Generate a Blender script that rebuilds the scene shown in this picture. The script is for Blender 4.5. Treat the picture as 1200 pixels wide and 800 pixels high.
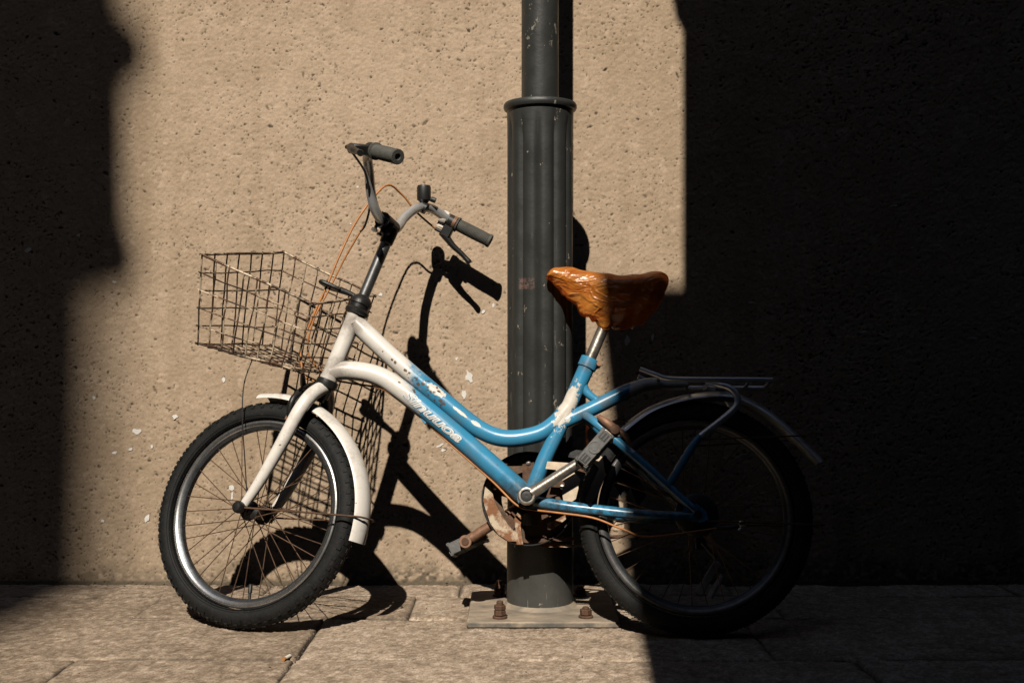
import bpy, bmesh, math, random
from mathutils import Vector, Matrix
random.seed(7)
for o in list(bpy.data.objects): bpy.data.objects.remove(o)
scene = bpy.context.scene
COL = scene.collection
R = math.radians

# ------------------------------------------------------------------ camera
CAM_Y, CAM_Z = -2.944, 0.625
cd = bpy.data.cameras.new('camera'); cam = bpy.data.objects.new('camera', cd); COL.objects.link(cam)
cd.sensor_width = 36; cd.lens = 40.0; cd.clip_start = .02; cd.clip_end = 500
cam.location = (0, CAM_Y, CAM_Z); cam.rotation_euler = (R(90), 0, 0)
scene.camera = cam
# ------------------------------------------------------------------ sky and sun
SX, ST = .17, 1.03                    # sunlight travels (SX, 1, -ST)
sdir = Vector((SX, 1, -ST))
elev = math.asin(ST / sdir.length); azim = math.atan2(-SX, -1)
w = bpy.data.worlds.new('World'); scene.world = w; w.use_nodes = True
nt = w.node_tree; nt.nodes.clear()
wo = nt.nodes.new('ShaderNodeOutputWorld'); wb = nt.nodes.new('ShaderNodeBackground'); sk = nt.nodes.new('ShaderNodeTexSky')
sk.sky_type = 'NISHITA'; sk.sun_disc = False; sk.sun_elevation = elev; sk.sun_rotation = azim
wb.inputs['Strength'].default_value = .05
nt.links.new(sk.outputs[0], wb.inputs[0]); nt.links.new(wb.outputs[0], wo.inputs[0])
sl = bpy.data.lights.new('sun', 'SUN'); sl.energy = 5.0; sl.angle = R(.53); sl.color = (1, .93, .83)
so = bpy.data.objects.new('sun', sl); COL.objects.link(so); so.rotation_euler = sdir.to_track_quat('-Z', 'Y').to_euler(); so.location = (-1, -6, 8)
vs = scene.view_settings
vs.view_transform = 'Standard'; vs.look = 'None'; vs.exposure = 0.0; vs.gamma = 1.0; vs.use_curve_mapping = False

# ------------------------------------------------------------------ node helper
class NT:
    def __init__(s, name):
        s.m = bpy.data.materials.new(name); s.m.use_nodes = True; s.t = s.m.node_tree; s.t.nodes.clear()
        s.out = s.n('ShaderNodeOutputMaterial'); s.b = s.n('ShaderNodeBsdfPrincipled')
        s.l(s.b.outputs[0], s.out.inputs[0])
        s.co = s.n('ShaderNodeTexCoord').outputs['Object']
    def n(s, t, **k):
        x = s.t.nodes.new(t)
        for a, v in k.items(): setattr(x, a, v)
        return x
    def l(s, a, b): s.t.links.new(a, b)
    def put(s, sock, v):
        if hasattr(v, 'is_linked') or hasattr(v, 'links'): s.l(v, sock)
        elif isinstance(v, (tuple, list)) and len(v) == 3 and sock.type == 'RGBA': sock.default_value = (*v, 1)
        else: sock.default_value = v
    def noise(s, scale, detail=4, rough=.55, vec=None, dist=0.0, out=0):
        x = s.n('ShaderNodeTexNoise'); x.inputs['Scale'].default_value = scale; x.inputs['Detail'].default_value = detail
        x.inputs['Roughness'].default_value = rough; x.inputs['Distortion'].default_value = dist
        s.l(vec if vec is not None else s.co, x.inputs['Vector']); return x.outputs[out]
    def vor(s, scale, vec=None, feature='F1', rnd=1.0):
        x = s.n('ShaderNodeTexVoronoi'); x.feature = feature; x.inputs['Scale'].default_value = scale; x.inputs['Randomness'].default_value = rnd
        s.l(vec if vec is not None else s.co, x.inputs['Vector']); return x
    def map(s, scale=(1, 1, 1), rot=(0, 0, 0), loc=(0, 0, 0), vec=None):
        x = s.n('ShaderNodeMapping'); x.inputs['Scale'].default_value = scale; x.inputs['Rotation'].default_value = rot; x.inputs['Location'].default_value = loc
        s.l(vec if vec is not None else s.co, x.inputs['Vector']); return x.outputs[0]
    def ramp(s, f, stops, interp='LINEAR'):
        x = s.n('ShaderNodeValToRGB'); e = x.color_ramp; e.interpolation = interp
        while len(e.elements) < len(stops): e.elements.new(.5)
        for el, (p, c) in zip(e.elements, stops):
            el.position = p; el.color = (c, c, c, 1) if not isinstance(c, tuple) else (*c, 1)
        s.l(f, x.inputs[0]); return x.outputs[0]
    def mix(s, f, a, b, mode='MIX'):
        x = s.n('ShaderNodeMix', data_type='RGBA', blend_type=mode)
        s.put(x.inputs[0], f); s.put(x.inputs[6], a); s.put(x.inputs[7], b); return x.outputs[2]
    def math(s, op, a, b=0.0, c=None):
        x = s.n('ShaderNodeMath', operation=op); s.put(x.inputs[0], a); s.put(x.inputs[1], b)
        if c is not None: s.put(x.inputs[2], c)
        return x.outputs[0]
    def sep(s, vec=None):
        x = s.n('ShaderNodeSeparateXYZ'); s.l(vec if vec is not None else s.co, x.inputs[0]); return x.outputs
    def bump(s, h, strength=.3, dist=.01, normal=None):
        x = s.n('ShaderNodeBump'); x.inputs['Strength'].default_value = strength; x.inputs['Distance'].default_value = dist
        s.l(h, x.inputs['Height'])
        if normal is not None: s.l(normal, x.inputs['Normal'])
        return x.outputs[0]
    def step(s, v, a, b):
        x = s.n('ShaderNodeMapRange', interpolation_type='SMOOTHSTEP'); s.put(x.inputs[0], v)
        x.inputs[1].default_value = a; x.inputs[2].default_value = b; return x.outputs[0]
    def set(s, color=None, rough=None, metal=None, normal=None, **k):
        if color is not None: s.put(s.b.inputs['Base Color'], color)
        if rough is not None: s.put(s.b.inputs['Roughness'], rough)
        if metal is not None: s.put(s.b.inputs['Metallic'], metal)
        if normal is not None: s.l(normal, s.b.inputs['Normal'])
        for a, v in k.items(): s.put(s.b.inputs[a.replace('_', ' ')], v)
        return s.m
M = {}
def attr(t, name):
    x = t.n('ShaderNodeAttribute'); x.attribute_name = name; return x.outputs['Fac']
def mat_wall():
    t = NT('stucco')
    tone, pit, grime = attr(t, 'tone'), attr(t, 'pit'), attr(t, 'grime')
    c = t.mix(tone, WALL_A, WALL_B)
    c = t.mix(t.math('MULTIPLY', t.ramp(t.noise(210, 2, .6), [(.38, 1.), (.56, 0.)]), .30), c, (.30, .205, .13))
    c = t.mix(t.math('MULTIPLY', pit, .93), c, (.028, .023, .018))  # pits get dirt colour plus the shade of their depth painted in
    c = t.mix(t.math('MULTIPLY', grime, .88), c, (.070, .060, .042))
    return t.set(c, .95, 0., Specular_IOR_Level=.15)
WALL_A, WALL_B = (.378, .280, .188), (.530, .402, .286)
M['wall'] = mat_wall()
def mat_granite():
    t = NT('granite')
    tone, dark = attr(t, 'tone'), attr(t, 'pit')
    c = t.ramp(tone, [(.0, (.17, .120, .080)), (.35, (.28, .208, .145)), (.65, (.41, .312, .224)), (1., (.60, .475, .36))])
    g = t.noise(260, 3, .75)
    c = t.mix(t.math('MULTIPLY', t.ramp(g, [(.38, 1.), (.50, 0.)]), .62), c, (.10, .078, .058))
    c = t.mix(t.math('MULTIPLY', t.ramp(g, [(.60, 0.), (.70, 1.)]), .4), c, (.66, .54, .42))
    c = t.mix(t.math('MULTIPLY', dark, .8), c, (.055, .045, .035))
    return t.set(c, .85, 0., t.bump(g, .35, .003), Specular_IOR_Level=.25)
M['granite'] = mat_granite()
def mat_mortar():
    t = NT('joint_dirt'); c = t.mix(t.noise(60, 4), (.10, .075, .05), (.22, .165, .115))
    return t.set(c, .95, 0., t.bump(t.noise(120, 4), .8, .006))
M['mortar'] = mat_mortar()
def mat_pole():
    t = NT('post_paint')
    z = t.sep()[2]
    st = t.noise(1, 5, .6, t.map((60, 60, 2.2)))
    c = t.mix(st, (.021, .0215, .020), (.037, .0375, .0345))
    c = t.mix(t.math('MULTIPLY', t.ramp(t.noise(7, 4), [(.4, 0.), (.75, 1.)]), .5), c, (.038, .040, .035))
    lowd = t.step(z, .22, .03)
    c = t.mix(t.math('MULTIPLY', lowd, t.ramp(t.noise(16, 5, .6), [(.3, .35), (.7, .9)])), c, (.085, .082, .073))
    chip = t.ramp(t.noise(42, 4, .75, t.map((1, 1, .55))), [(.655, 0.), (.672, 1.)])
    c = t.mix(t.math('MULTIPLY', chip, .8), c, (.36, .30, .23))
    drip = t.math('MULTIPLY', t.ramp(t.noise(1, 3, .7, t.map((120, 120, 9))), [(.655, 0.), (.70, 1.)]), t.step(z, 1.1, .1))
    c = t.mix(t.math('MULTIPLY', drip, .7), c, (.42, .36, .28))
    scr = t.ramp(t.noise(34, 6, .8), [(.30, 1.), (.34, 0.)])
    c = t.mix(t.math('MULTIPLY', scr, .5), c, (.02, .02, .018))
    # a scuffed patch on the upper shaft
    sc = t.math('MULTIPLY', t.step(z, 1.28, 1.33), t.step(z, 1.47, 1.40))
    sc = t.math('MULTIPLY', sc, t.ramp(t.noise(48, 5, .8, t.map((1, 1, .6))), [(.60, 0.), (.64, 1.)]))
    c = t.mix(t.math('MULTIPLY', sc, .8), c, (.30, .27, .2))
    ths = t.sep()[0]
    st_ = t.math('MULTIPLY', t.math('MULTIPLY', t.step(z, .742, .747), t.step(z, .772, .765)), t.math('MULTIPLY', t.step(ths, -.052, -.047), t.step(ths, -.012, -.018)))
    st_ = t.math('MULTIPLY', st_, t.ramp(t.noise(90, 4, .7), [(.42, 0.), (.52, 1.)]))
    c = t.mix(t.math('MULTIPLY', st_, .7), c, (.20, .11, .09))
    rg = t.ramp(t.noise(20, 4), [(.3, .36), (.7, .58)])
    return t.set(c, rg, 0., t.bump(t.math('ADD', t.noise(90, 3), t.math('MULTIPLY', st, .6)), .12, .004), Specular_IOR_Level=.5)
M['pole'] = mat_pole()
def mat_plate():
    t = NT('dusty_steel')
    c = t.mix(t.ramp(t.noise(18, 5, .65, t.map((.6, 1.6, 1))), [(.3, 0.), (.62, 1.)]), (.20, .165, .125), (.47, .37, .27))
    c = t.mix(t.ramp(t.noise(5, 4), [(.5, 0.), (.7, .7)]), c, (.12, .115, .10))
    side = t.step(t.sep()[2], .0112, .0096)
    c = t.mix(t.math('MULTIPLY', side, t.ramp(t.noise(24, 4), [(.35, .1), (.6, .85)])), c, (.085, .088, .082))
    return t.set(c, .75, .1, t.bump(t.noise(60, 5), .4, .004))
M['plate'] = mat_plate()
def mat_rust(name='rust', a=(.10, .045, .022), b=(.26, .125, .06), rough=.8, metal=.15, sc=70):
    t = NT(name); c = t.mix(t.ramp(t.noise(sc, 5, .7), [(.3, 0.), (.68, 1.)]), a, b)
    return t.set(c, rough, metal, t.bump(t.noise(sc * 2.5, 4, .7), .5, .002))
M['rust'] = mat_rust('rust', (.055, .028, .016), (.15, .078, .042))
M['rust_dark'] = mat_rust('dark_rust', (.045, .026, .016), (.16, .10, .058), .75, .2, 45)
M['rust_crank'] = mat_rust('rusty_crank', (.13, .062, .033), (.30, .165, .10), .6, .3, 40)
def mat_wire():
    t = NT('basket_wire')
    n = t.ramp(t.noise(36, 3, .7), [(.46, 0.), (.58, 1.)])
    c = t.mix(n, (.10, .050, .026), (.60, .48, .34))
    c = t.mix(t.ramp(t.noise(16, 3), [(.50, 0.), (.58, .95)]), c, (.035, .021, .014))
    return t.set(c, .62, .35, t.bump(t.noise(300, 2), .3, .001))
M['wire'] = mat_wire()
def flake(t, base, rustamt=1.0):
    """chips, rust spots and grime on old paint"""
    spot = t.ramp(t.noise(62, 3, .6), [(.70, 0.), (.735, 1.)])
    c = t.mix(t.math('MULTIPLY', spot, .85 * rustamt), base, (.17, .085, .035))
    dirt = t.ramp(t.noise(21, 6, .72), [(.50, 0.), (.78, .55)])
    c = t.mix(t.math('MULTIPLY', dirt, rustamt), c, (.17, .125, .085))
    pin = t.ramp(t.noise(230, 2, .6), [(.72, 0.), (.77, .7)])
    return t.mix(t.math('MULTIPLY', pin, rustamt), c, (.05, .03, .02))
def mat_frame():
    t = NT('frame_paint')
    x, y, z = t.sep()
    white = (.74, .69, .62)
    blue = t.mix(t.noise(12, 3), (.028, .215, .385), (.055, .295, .485))
    e = t.math('ADD', x, t.math('MULTIPLY', t.math('SUBTRACT', t.noise(42, 5, .7), .5), .10))
    head = t.step(e, .600, .640)
    tail = t.step(t.math('ADD', x, t.math('MULTIPLY', t.math('SUBTRACT', t.noise(60, 3), .5), .012)), .141, .136)
    tail = t.math('MULTIPLY', tail, t.math('GREATER_THAN', z, t.math('MULTIPLY_ADD', x, -.35, .43)))
    c = t.mix(head, blue, white); c = t.mix(tail, c, white)
    # torn pale sticker remains by the seat cluster and on the top tube
    def patch(cx, cz, ax, az, rot, n0, n1, e0=1.04, e1=.96):
        dx = t.math('SUBTRACT', x, cx); dz = t.math('SUBTRACT', z, cz); co, si = math.cos(rot), math.sin(rot)
        u = t.math('ADD', t.math('MULTIPLY', dx, co / ax), t.math('MULTIPLY', dz, si / ax))
        v = t.math('ADD', t.math('MULTIPLY', dx, -si / az), t.math('MULTIPLY', dz, co / az))
        d = t.math('SQRT', t.math('ADD', t.math('MULTIPLY', u, u), t.math('MULTIPLY', v, v)))
        d = t.math('ADD', d, t.math('MULTIPLY', t.math('SUBTRACT', t.noise(n0, 4, .7), .5), n1))
        return t.step(d, e0, e1)
    cream = t.mix(t.noise(90, 4), (.62, .55, .45), (.80, .75, .67))
    p = patch(.276, .490, .056, .017, R(113), 85, 2.2)
    p = t.math('MAXIMUM', p, patch(.566, .523, .026, .009, R(37), 90, 1.9))
    p = t.math('MAXIMUM', p, patch(.512, .4745, .020, .0035, R(38), 90, 1.4))
    p = t.math('MAXIMUM', p, patch(.476, .449, .013, .0045, R(32), 90, 1.4))
    c = t.mix(p, c, cream)
    c = flake(t, c, .8)
    for cx_, cz_, a_, b_, r_ in ((.668, .592, .0035, .0026, .6), (.661, .586, .0045, .0032, 1.2), (.637, .568, .005, .003, .7), (.628, .562, .003, .0025, .4), (.607, .537, .005, .0038, .8), (.596, .5375, .0048, .0035, .3), (.585, .531, .0035, .003, .9), (.571, .519, .004, .003, 0), (.556, .500, .005, .0038, .7), (.549, .493, .004, .003, .7), (.69, .611, .002, .0018, 0), (.65, .541, .003, .002, .4)):
        c = t.mix(t.math('MULTIPLY', patch(cx_, cz_, a_, b_, r_, 240, 1.5), .9), c, (.13, .075, .035))
    rr = patch(.592, .527, .06, .022, R(40), 80, 1.0)
    rr = t.math('MULTIPLY', rr, t.ramp(t.noise(75, 3, .6), [(.58, 0.), (.64, 1.)]))
    c = t.mix(rr, c, (.085, .05, .028))
    for cx_, cz_, r_ in ((.80, .570, .030), (.757, .676, .028), (.235, .580, .016), (.238, .470, .020), (.19, .50, .02), (.36, .288, .05)):
        c = t.mix(t.math('MULTIPLY', patch(cx_, cz_, r_, r_, 0, 60, 1.8, 1.5, .1), .55), c, (.11, .075, .045))
    sc_ = t.ramp(t.noise(1, 3, .7, t.map((300, 300, 40), (0, R(50), 0))), [(.69, 0.), (.74, .6)])
    c = t.mix(sc_, c, (.30, .30, .29))
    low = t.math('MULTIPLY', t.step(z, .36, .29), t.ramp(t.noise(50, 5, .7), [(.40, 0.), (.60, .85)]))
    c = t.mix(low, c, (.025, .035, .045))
    return t.set(c, t.ramp(t.noise(30, 3), [(.3, .25), (.7, .42)]), 0., t.bump(t.math('ADD', t.noise(120, 3), t.math('MULTIPLY', p, .8)), .06, .003), Coat_Weight=.22, Coat_Roughness=.22)
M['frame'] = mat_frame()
def mat_white():
    t = NT('white_paint'); c = flake(t, (.75, .70, .63), 1.0)
    return t.set(c, .38, 0., t.bump(t.noise(80, 3), .08, .003), Coat_Weight=.25, Coat_Roughness=.25)
M['white'] = mat_white()
def mat_fender():
    t = NT('fender_paint'); c = flake(t, (.58, .61, .64), .35)
    return t.set(c, .34, .6, t.bump(t.noise(80, 3), .08, .003), Coat_Weight=.3, Coat_Roughness=.2)
M['fender'] = mat_fender()
def simple(name, col, rough, metal=0., var=.25, sc=40, bump=.1, **k):
    t = NT(name); d = tuple(v * (1 - var) for v in col); u = tuple(min(1, v * (1 + var)) for v in col)
    c = t.mix(t.ramp(t.noise(sc, 5, .65), [(.3, 0.), (.7, 1.)]), d, u)
    return t.set(c, rough, metal, t.bump(t.noise(sc * 4, 3), bump, .002), **k)
def mat_tyre():
    t = NT('tyre_rubber')
    c = t.mix(t.ramp(t.noise(26, 5, .7), [(.35, 0.), (.7, 1.)]), (.006, .006, .0057), (.014, .0135, .0125))
    c = t.mix(t.ramp(t.noise(120, 3, .7), [(.58, 0.), (.75, .5)]), c, (.05, .045, .037))
    return t.set(c, .70, 0., t.bump(t.noise(180, 3), .25, .002), Specular_IOR_Level=.28)
M['tyre'] = mat_tyre()
M['rim'] = simple('rim_alloy', (.72, .71, .69), .27, .97, .2, 70, .06)
M['rim_dark'] = simple('rim_inner', (.060, .066, .072), .38, .6, .4, 50, .1)
M['rim_rear'] = simple('dull_rim', (.16, .155, .15), .45, .7, .3, 60, .1)
M['alloy'] = simple('bar_alloy', (.50, .50, .49), .34, .6, .2, 30, .05)
M['steel'] = simple('stem_steel', (.26, .26, .26), .34, .9, .3, 26, .06)
M['chrome'] = simple('chrome', (.75, .75, .74), .12, 1., .1, 30, .02)
M['old_chrome'] = simple('crank_steel', (.40, .36, .31), .36, .85, .35, 45, .2)
M['black'] = simple('black_plastic', (.014, .014, .013), .48, 0., .3, 40, .1)
M['blackmetal'] = simple('black_enamel', (.016, .015, .014), .42, .2, .4, 40, .2)
M['grip'] = simple('grip_rubber', (.075, .073, .062), .78, 0., .25, 60, .4)
M['cable'] = simple('orange_cable', (.46, .19, .06), .5, 0., .3, 40, .1)
M['blackcable'] = simple('black_cable', (.015, .014, .013), .5, 0., .2, 40, .1)
M['spoke'] = simple('spoke_wire', (.13, .075, .045), .55, .5, .45, 60, .1)
M['whiteplastic'] = simple('white_plastic', (.70, .62, .54), .42, 0., .2, 60, .1)
M['pedal'] = simple('pedal_resin', (.115, .112, .105), .6, 0., .3, 60, .3)
M['letter'] = simple('letter_white', (.74, .72, .68), .4, 0., .12, 60, .05)
M['lettershade'] = simple('letter_grey', (.23, .30, .36), .4, 0., .2, 60, .05)
M['saddle'] = simple('saddle_vinyl', (.012, .011, .010), .45, 0., .3, 60, .2)
M['paintspot'] = simple('dried_white_paint', (.74, .70, .64), .7, 0., .1, 80, .4)
M['paper'] = simple('cigarette_paper', (.74, .68, .58), .8, 0., .1, 200, .2)
M['filter'] = simple('cigarette_filter', (.45, .20, .07), .8, 0., .3, 300, .2)
M['blocker'] = simple('dark_blocker', (.055, .050, .045), .9, 0., .3, 2, .3)  # even dark coat of the unseen shadow casters and blocks
def mat_guard():
    t = NT('rusty_guard')
    n = t.noise(26, 6, .72, None, .4)
    c = t.mix(t.ramp(n, [(.44, 0.), (.56, 1.)]), (.52, .42, .29), (.20, .075, .022))
    c = t.mix(t.ramp(t.noise(60, 4, .7), [(.60, 0.), (.70, .9)]), c, (.05, .025, .014))
    return t.set(c, .6, .1, t.bump(n, .4, .004))
M['guard'] = mat_guard()
M['torn'] = simple('torn_cream_plastic', (.60, .47, .33), .55, 0., .3, 30, .2)
def mat_bag():
    t = NT('thin_orange_plastic')
    h1 = t.noise(1, 3, .5, t.map((18, 44, 56), (0, R(38), 0)), .8)
    cr1 = t.math('ABSOLUTE', t.math('SUBTRACT', t.noise(30, 2, .5, t.map((.45, 1, 1), (0, R(36), 0)), .9), .5))
    h = t.math('SUBTRACT', h1, t.math('MULTIPLY', t.math('MINIMUM', t.math('MULTIPLY', cr1, 5.), .6), 1.1))
    nrm = t.bump(h, .38, .012)
    t.set(t.mix(t.ramp(h1, [(.3, 0.), (.7, 1.)]), (.62, .17, .022), (.92, .38, .075)), .26, 0., nrm, Specular_IOR_Level=.6, Coat_Weight=.35, Coat_Roughness=.20)
    tl = t.n('ShaderNodeBsdfTranslucent'); t.put(tl.inputs[0], (.95, .36, .05)); t.l(nrm, tl.inputs['Normal'])
    tr = t.n('ShaderNodeBsdfTransparent'); t.put(tr.inputs[0], (.92, .50, .16))
    m1 = t.n('ShaderNodeMixShader'); m1.inputs[0].default_value = .22; t.l(t.b.outputs[0], m1.inputs[1]); t.l(tl.outputs[0], m1.inputs[2])
    m2 = t.n('ShaderNodeMixShader'); m2.inputs[0].default_value = .30; t.l(m1.outputs[0], m2.inputs[1]); t.l(tr.outputs[0], m2.inputs[2])
    t.l(m2.outputs[0], t.out.inputs[0])
    return t.m
M['bag'] = mat_bag()

# ------------------------------------------------------------------ mesh helpers
def cat(pts, n=6, closed=False):
    P = [Vector(p) for p in pts]; N = len(P); out = []
    rng = range(N if closed else N - 1)
    for i in rng:
        a, b, c, d = (P[(i - 1) % N] if closed or i else P[0] * 2 - P[1]), P[i], P[(i + 1) % N], (P[(i + 2) % N] if closed or i + 2 < N else P[-1] * 2 - P[-2])
        for k in range(n):
            t = k / n
            out.append(.5 * (2 * b + (c - a) * t + (2 * a - 5 * b + 4 * c - d) * t * t + (3 * b - a - 3 * c + d) * t ** 3))
    if not closed: out.append(P[-1].copy())
    return out
def lerp_list(v, n):
    if not isinstance(v, (list, tuple)): return [v] * n
    out = []
    for i in range(n):
        f = i / (n - 1) * (len(v) - 1); k = min(int(f), len(v) - 2); out.append(v[k] + (v[k + 1] - v[k]) * (f - k))
    return out
class MB:
    def __init__(s): s.v = []; s.f = []
    def add(s, vs, fs):
        o = len(s.v); s.v += [tuple(x) for x in vs]; s.f += [tuple(i + o for i in f) for f in fs]; return s
    def tube(s, path, r, seg=14, closed=False, caps=True, squash=None):
        P = [Vector(p) for p in path]; n = len(P); rr = lerp_list(r, n); rings = []
        T = []
        for i in range(n):
            a = P[(i - 1) % n] if closed or i else P[i]; b = P[(i + 1) % n] if closed or i < n - 1 else P[i]
            T.append((b - a).normalized())
        up = Vector((0, 1, 0)) if abs(T[0].y) < .9 else Vector((1, 0, 0))
        nrm = (up - T[0] * up.dot(T[0])).normalized(); vs = []
        for i in range(n):
            nrm = (nrm - T[i] * nrm.dot(T[i])).normalized(); bi = T[i].cross(nrm)
            for k in range(seg):
                a = 2 * math.pi * k / seg; ca, sa = math.cos(a), math.sin(a)
                if squash: sa *= squash
                vs.append(P[i] + (nrm * ca + bi * sa) * rr[i])
        fs = []
        for i in range(n if closed else n - 1):
            j = (i + 1) % n
            for k in range(seg):
                m = (k + 1) % seg; fs.append((i * seg + k, i * seg + m, j * seg + m, j * seg + k))
        if caps and not closed:
            fs.append(tuple(reversed(range(seg)))); fs.append(tuple((n - 1) * seg + k for k in range(seg)))
        return s.add(vs, fs)
    def lathe(s, prof, c=(0, 0, 0), axis=(0, 0, 1), seg=24, closed_prof=False, caps=True):
        """prof: (radius, height along axis)"""
        ax = Vector(axis).normalized(); u = ax.orthogonal().normalized(); w_ = ax.cross(u); c = Vector(c); n = len(prof)
        vs = [c + ax * h + (u * math.cos(2 * math.pi * k / seg) + w_ * math.sin(2 * math.pi * k / seg)) * r for r, h in prof for k in range(seg)]
        fs = []
        for i in range(n if closed_prof else n - 1):
            j = (i + 1) % n
            for k in range(seg):
                m = (k + 1) % seg; fs.append((i * seg + k, i * seg + m, j * seg + m, j * seg + k))
        if caps and not closed_prof:
            fs.append(tuple(reversed(range(seg)))); fs.append(tuple((n - 1) * seg + k for k in range(seg)))
        return s.add(vs, fs)
    def box(s, c, ax, ay, az, bev=0.0):
        """centre and three half vectors"""
        c, ax, ay, az = map(Vector, (c, ax, ay, az))
        if bev <= 0:
            vs = [c + ax * i + ay * j + az * k for i in (-1, 1) for j in (-1, 1) for k in (-1, 1)]
            return s.add(vs, [(0, 1, 3, 2), (4, 6, 7, 5), (0, 4, 5, 1), (2, 3, 7, 6), (0, 2, 6, 4), (1, 5, 7, 3)])
        bx, by, bz = (max(0, 1 - bev / max(a.length, 1e-6)) for a in (ax, ay, az)); bm = bmesh.new(); pts = []
        for i in (-1, 1):
            for j in (-1, 1):
                for k in (-1, 1):
                    for e in ((1, by, bz), (bx, 1, bz), (bx, by, 1)):
                        pts.append(bm.verts.new(c + ax * i * e[0] + ay * j * e[1] + az * k * e[2]))
        bmesh.ops.convex_hull(bm, input=pts); bm.verts.index_update()
        s.add([v.co.copy() for v in bm.verts], [tuple(v.index for v in f.verts) for f in bm.faces]); bm.free(); return s
    def prism(s, outline, o, ux, uy, depth):
        """polygon (2d) in plane o,ux,uy extruded by the vector depth"""
        o, ux, uy, d = map(Vector, (o, ux, uy, depth)); n = len(outline)
        a = [o + ux * p[0] + uy * p[1] for p in outline]
        return s.add(a + [p + d for p in a], [tuple(range(n)), tuple(reversed(range(n, 2 * n)))] + [((i + 1) % n, i, i + n, (i + 1) % n + n) for i in range(n)])
    def mesh(s, name, mat, smooth=38):
        me = bpy.data.meshes.new(name); me.from_pydata(s.v, [], s.f); me.materials.append(mat)
        bm = bmesh.new(); bm.from_mesh(me); bmesh.ops.recalc_face_normals(bm, faces=bm.faces); bm.to_mesh(me); bm.free()
        if smooth:
            for p in me.polygons: p.use_smooth = True
            me.set_sharp_from_angle(angle=R(smooth))
        me.update(); return me
    def build(s, name, mat, parent=None, smooth=38):
        return link(name, s.mesh(name, mat, smooth), parent)
def link(name, me, parent=None):
    o = bpy.data.objects.new(name, me); COL.objects.link(o)
    if parent is not None: o.parent = parent
    return o
def empty(name, loc=(0, 0, 0)):
    o = bpy.data.objects.new(name, None); COL.objects.link(o); o.location = loc; o.empty_display_size = .1; return o
def tag(o, label=None, cat=None, group=None, kind=None):
    for k, v in (('label', label), ('category', cat), ('group', group), ('kind', kind)):
        if v: o[k] = v
    return o

# ================================================================== SETTING
import numpy as np
NR_ = np.random.default_rng(11)
def vnoise(nx, nz, wx, wz, cell, rng=NR_):
    """smooth random field on an nx by nz grid covering wx by wz metres, features about cell metres"""
    gx, gz = int(wx / cell) + 4, int(wz / cell) + 4; g = rng.random((gz, gx))
    fx = np.linspace(0, wx / cell, nx) + rng.random(); fz = np.linspace(0, wz / cell, nz) + rng.random()
    ix, iz = fx.astype(int), fz.astype(int); tx, tz = fx - ix, fz - iz; tx = tx * tx * (3 - 2 * tx); tz = tz * tz * (3 - 2 * tz)
    r0 = g[iz][:, ix] * (1 - tx) + g[iz][:, ix + 1] * tx; r1 = g[iz + 1][:, ix] * (1 - tx) + g[iz + 1][:, ix + 1] * tx
    return r0 * (1 - tz[:, None]) + r1 * tz[:, None]
def fnoise(nx, nz, wx, wz, cell, octs=4, gain=.5, rng=NR_):
    a = np.zeros((nz, nx)); tot = 0; k = 1.
    for _ in range(octs): a += vnoise(nx, nz, wx, wz, cell, rng) * k; tot += k; k *= gain; cell *= .5
    return a / tot
def sstep(x, a, b): t = np.clip((x - a) / (b - a), 0, 1); return t * t * (3 - 2 * t)
def grid_mesh(name, V, nx, nz, extra_v, extra_f, mat, attrs):
    """V: (nz*nx,3) grid vertices plus a few extra quads, with float point attributes"""
    nv = nx * nz; ne = len(extra_v); allv = np.concatenate([V, np.array(extra_v, float).reshape(-1, 3)]) if ne else V
    idx = np.arange(nv).reshape(nz, nx); q = np.stack([idx[:-1, :-1], idx[:-1, 1:], idx[1:, 1:], idx[1:, :-1]], -1).reshape(-1, 4)
    if len(extra_f): q = np.concatenate([q, np.array(extra_f)])
    me = bpy.data.meshes.new(name); me.vertices.add(len(allv)); me.vertices.foreach_set('co', allv.astype(np.float32).ravel())
    me.loops.add(q.size); me.loops.foreach_set('vertex_index', q.astype(np.int32).ravel()); me.polygons.add(len(q))
    me.polygons.foreach_set('loop_start', np.arange(0, q.size, 4, dtype=np.int32))
    try: me.polygons.foreach_set('loop_total', np.full(len(q), 4, dtype=np.int32))
    except Exception: pass
    me.polygons.foreach_set('use_smooth', np.ones(len(q), dtype=bool)); me.update(calc_edges=True)
    for k, a in attrs.items():
        at = me.attributes.new(k, 'FLOAT', 'POINT'); at.data.foreach_set('value', np.concatenate([a.ravel(), np.full(ne, a.mean())]).astype(np.float32))
    me.materials.append(mat); return me
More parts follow.
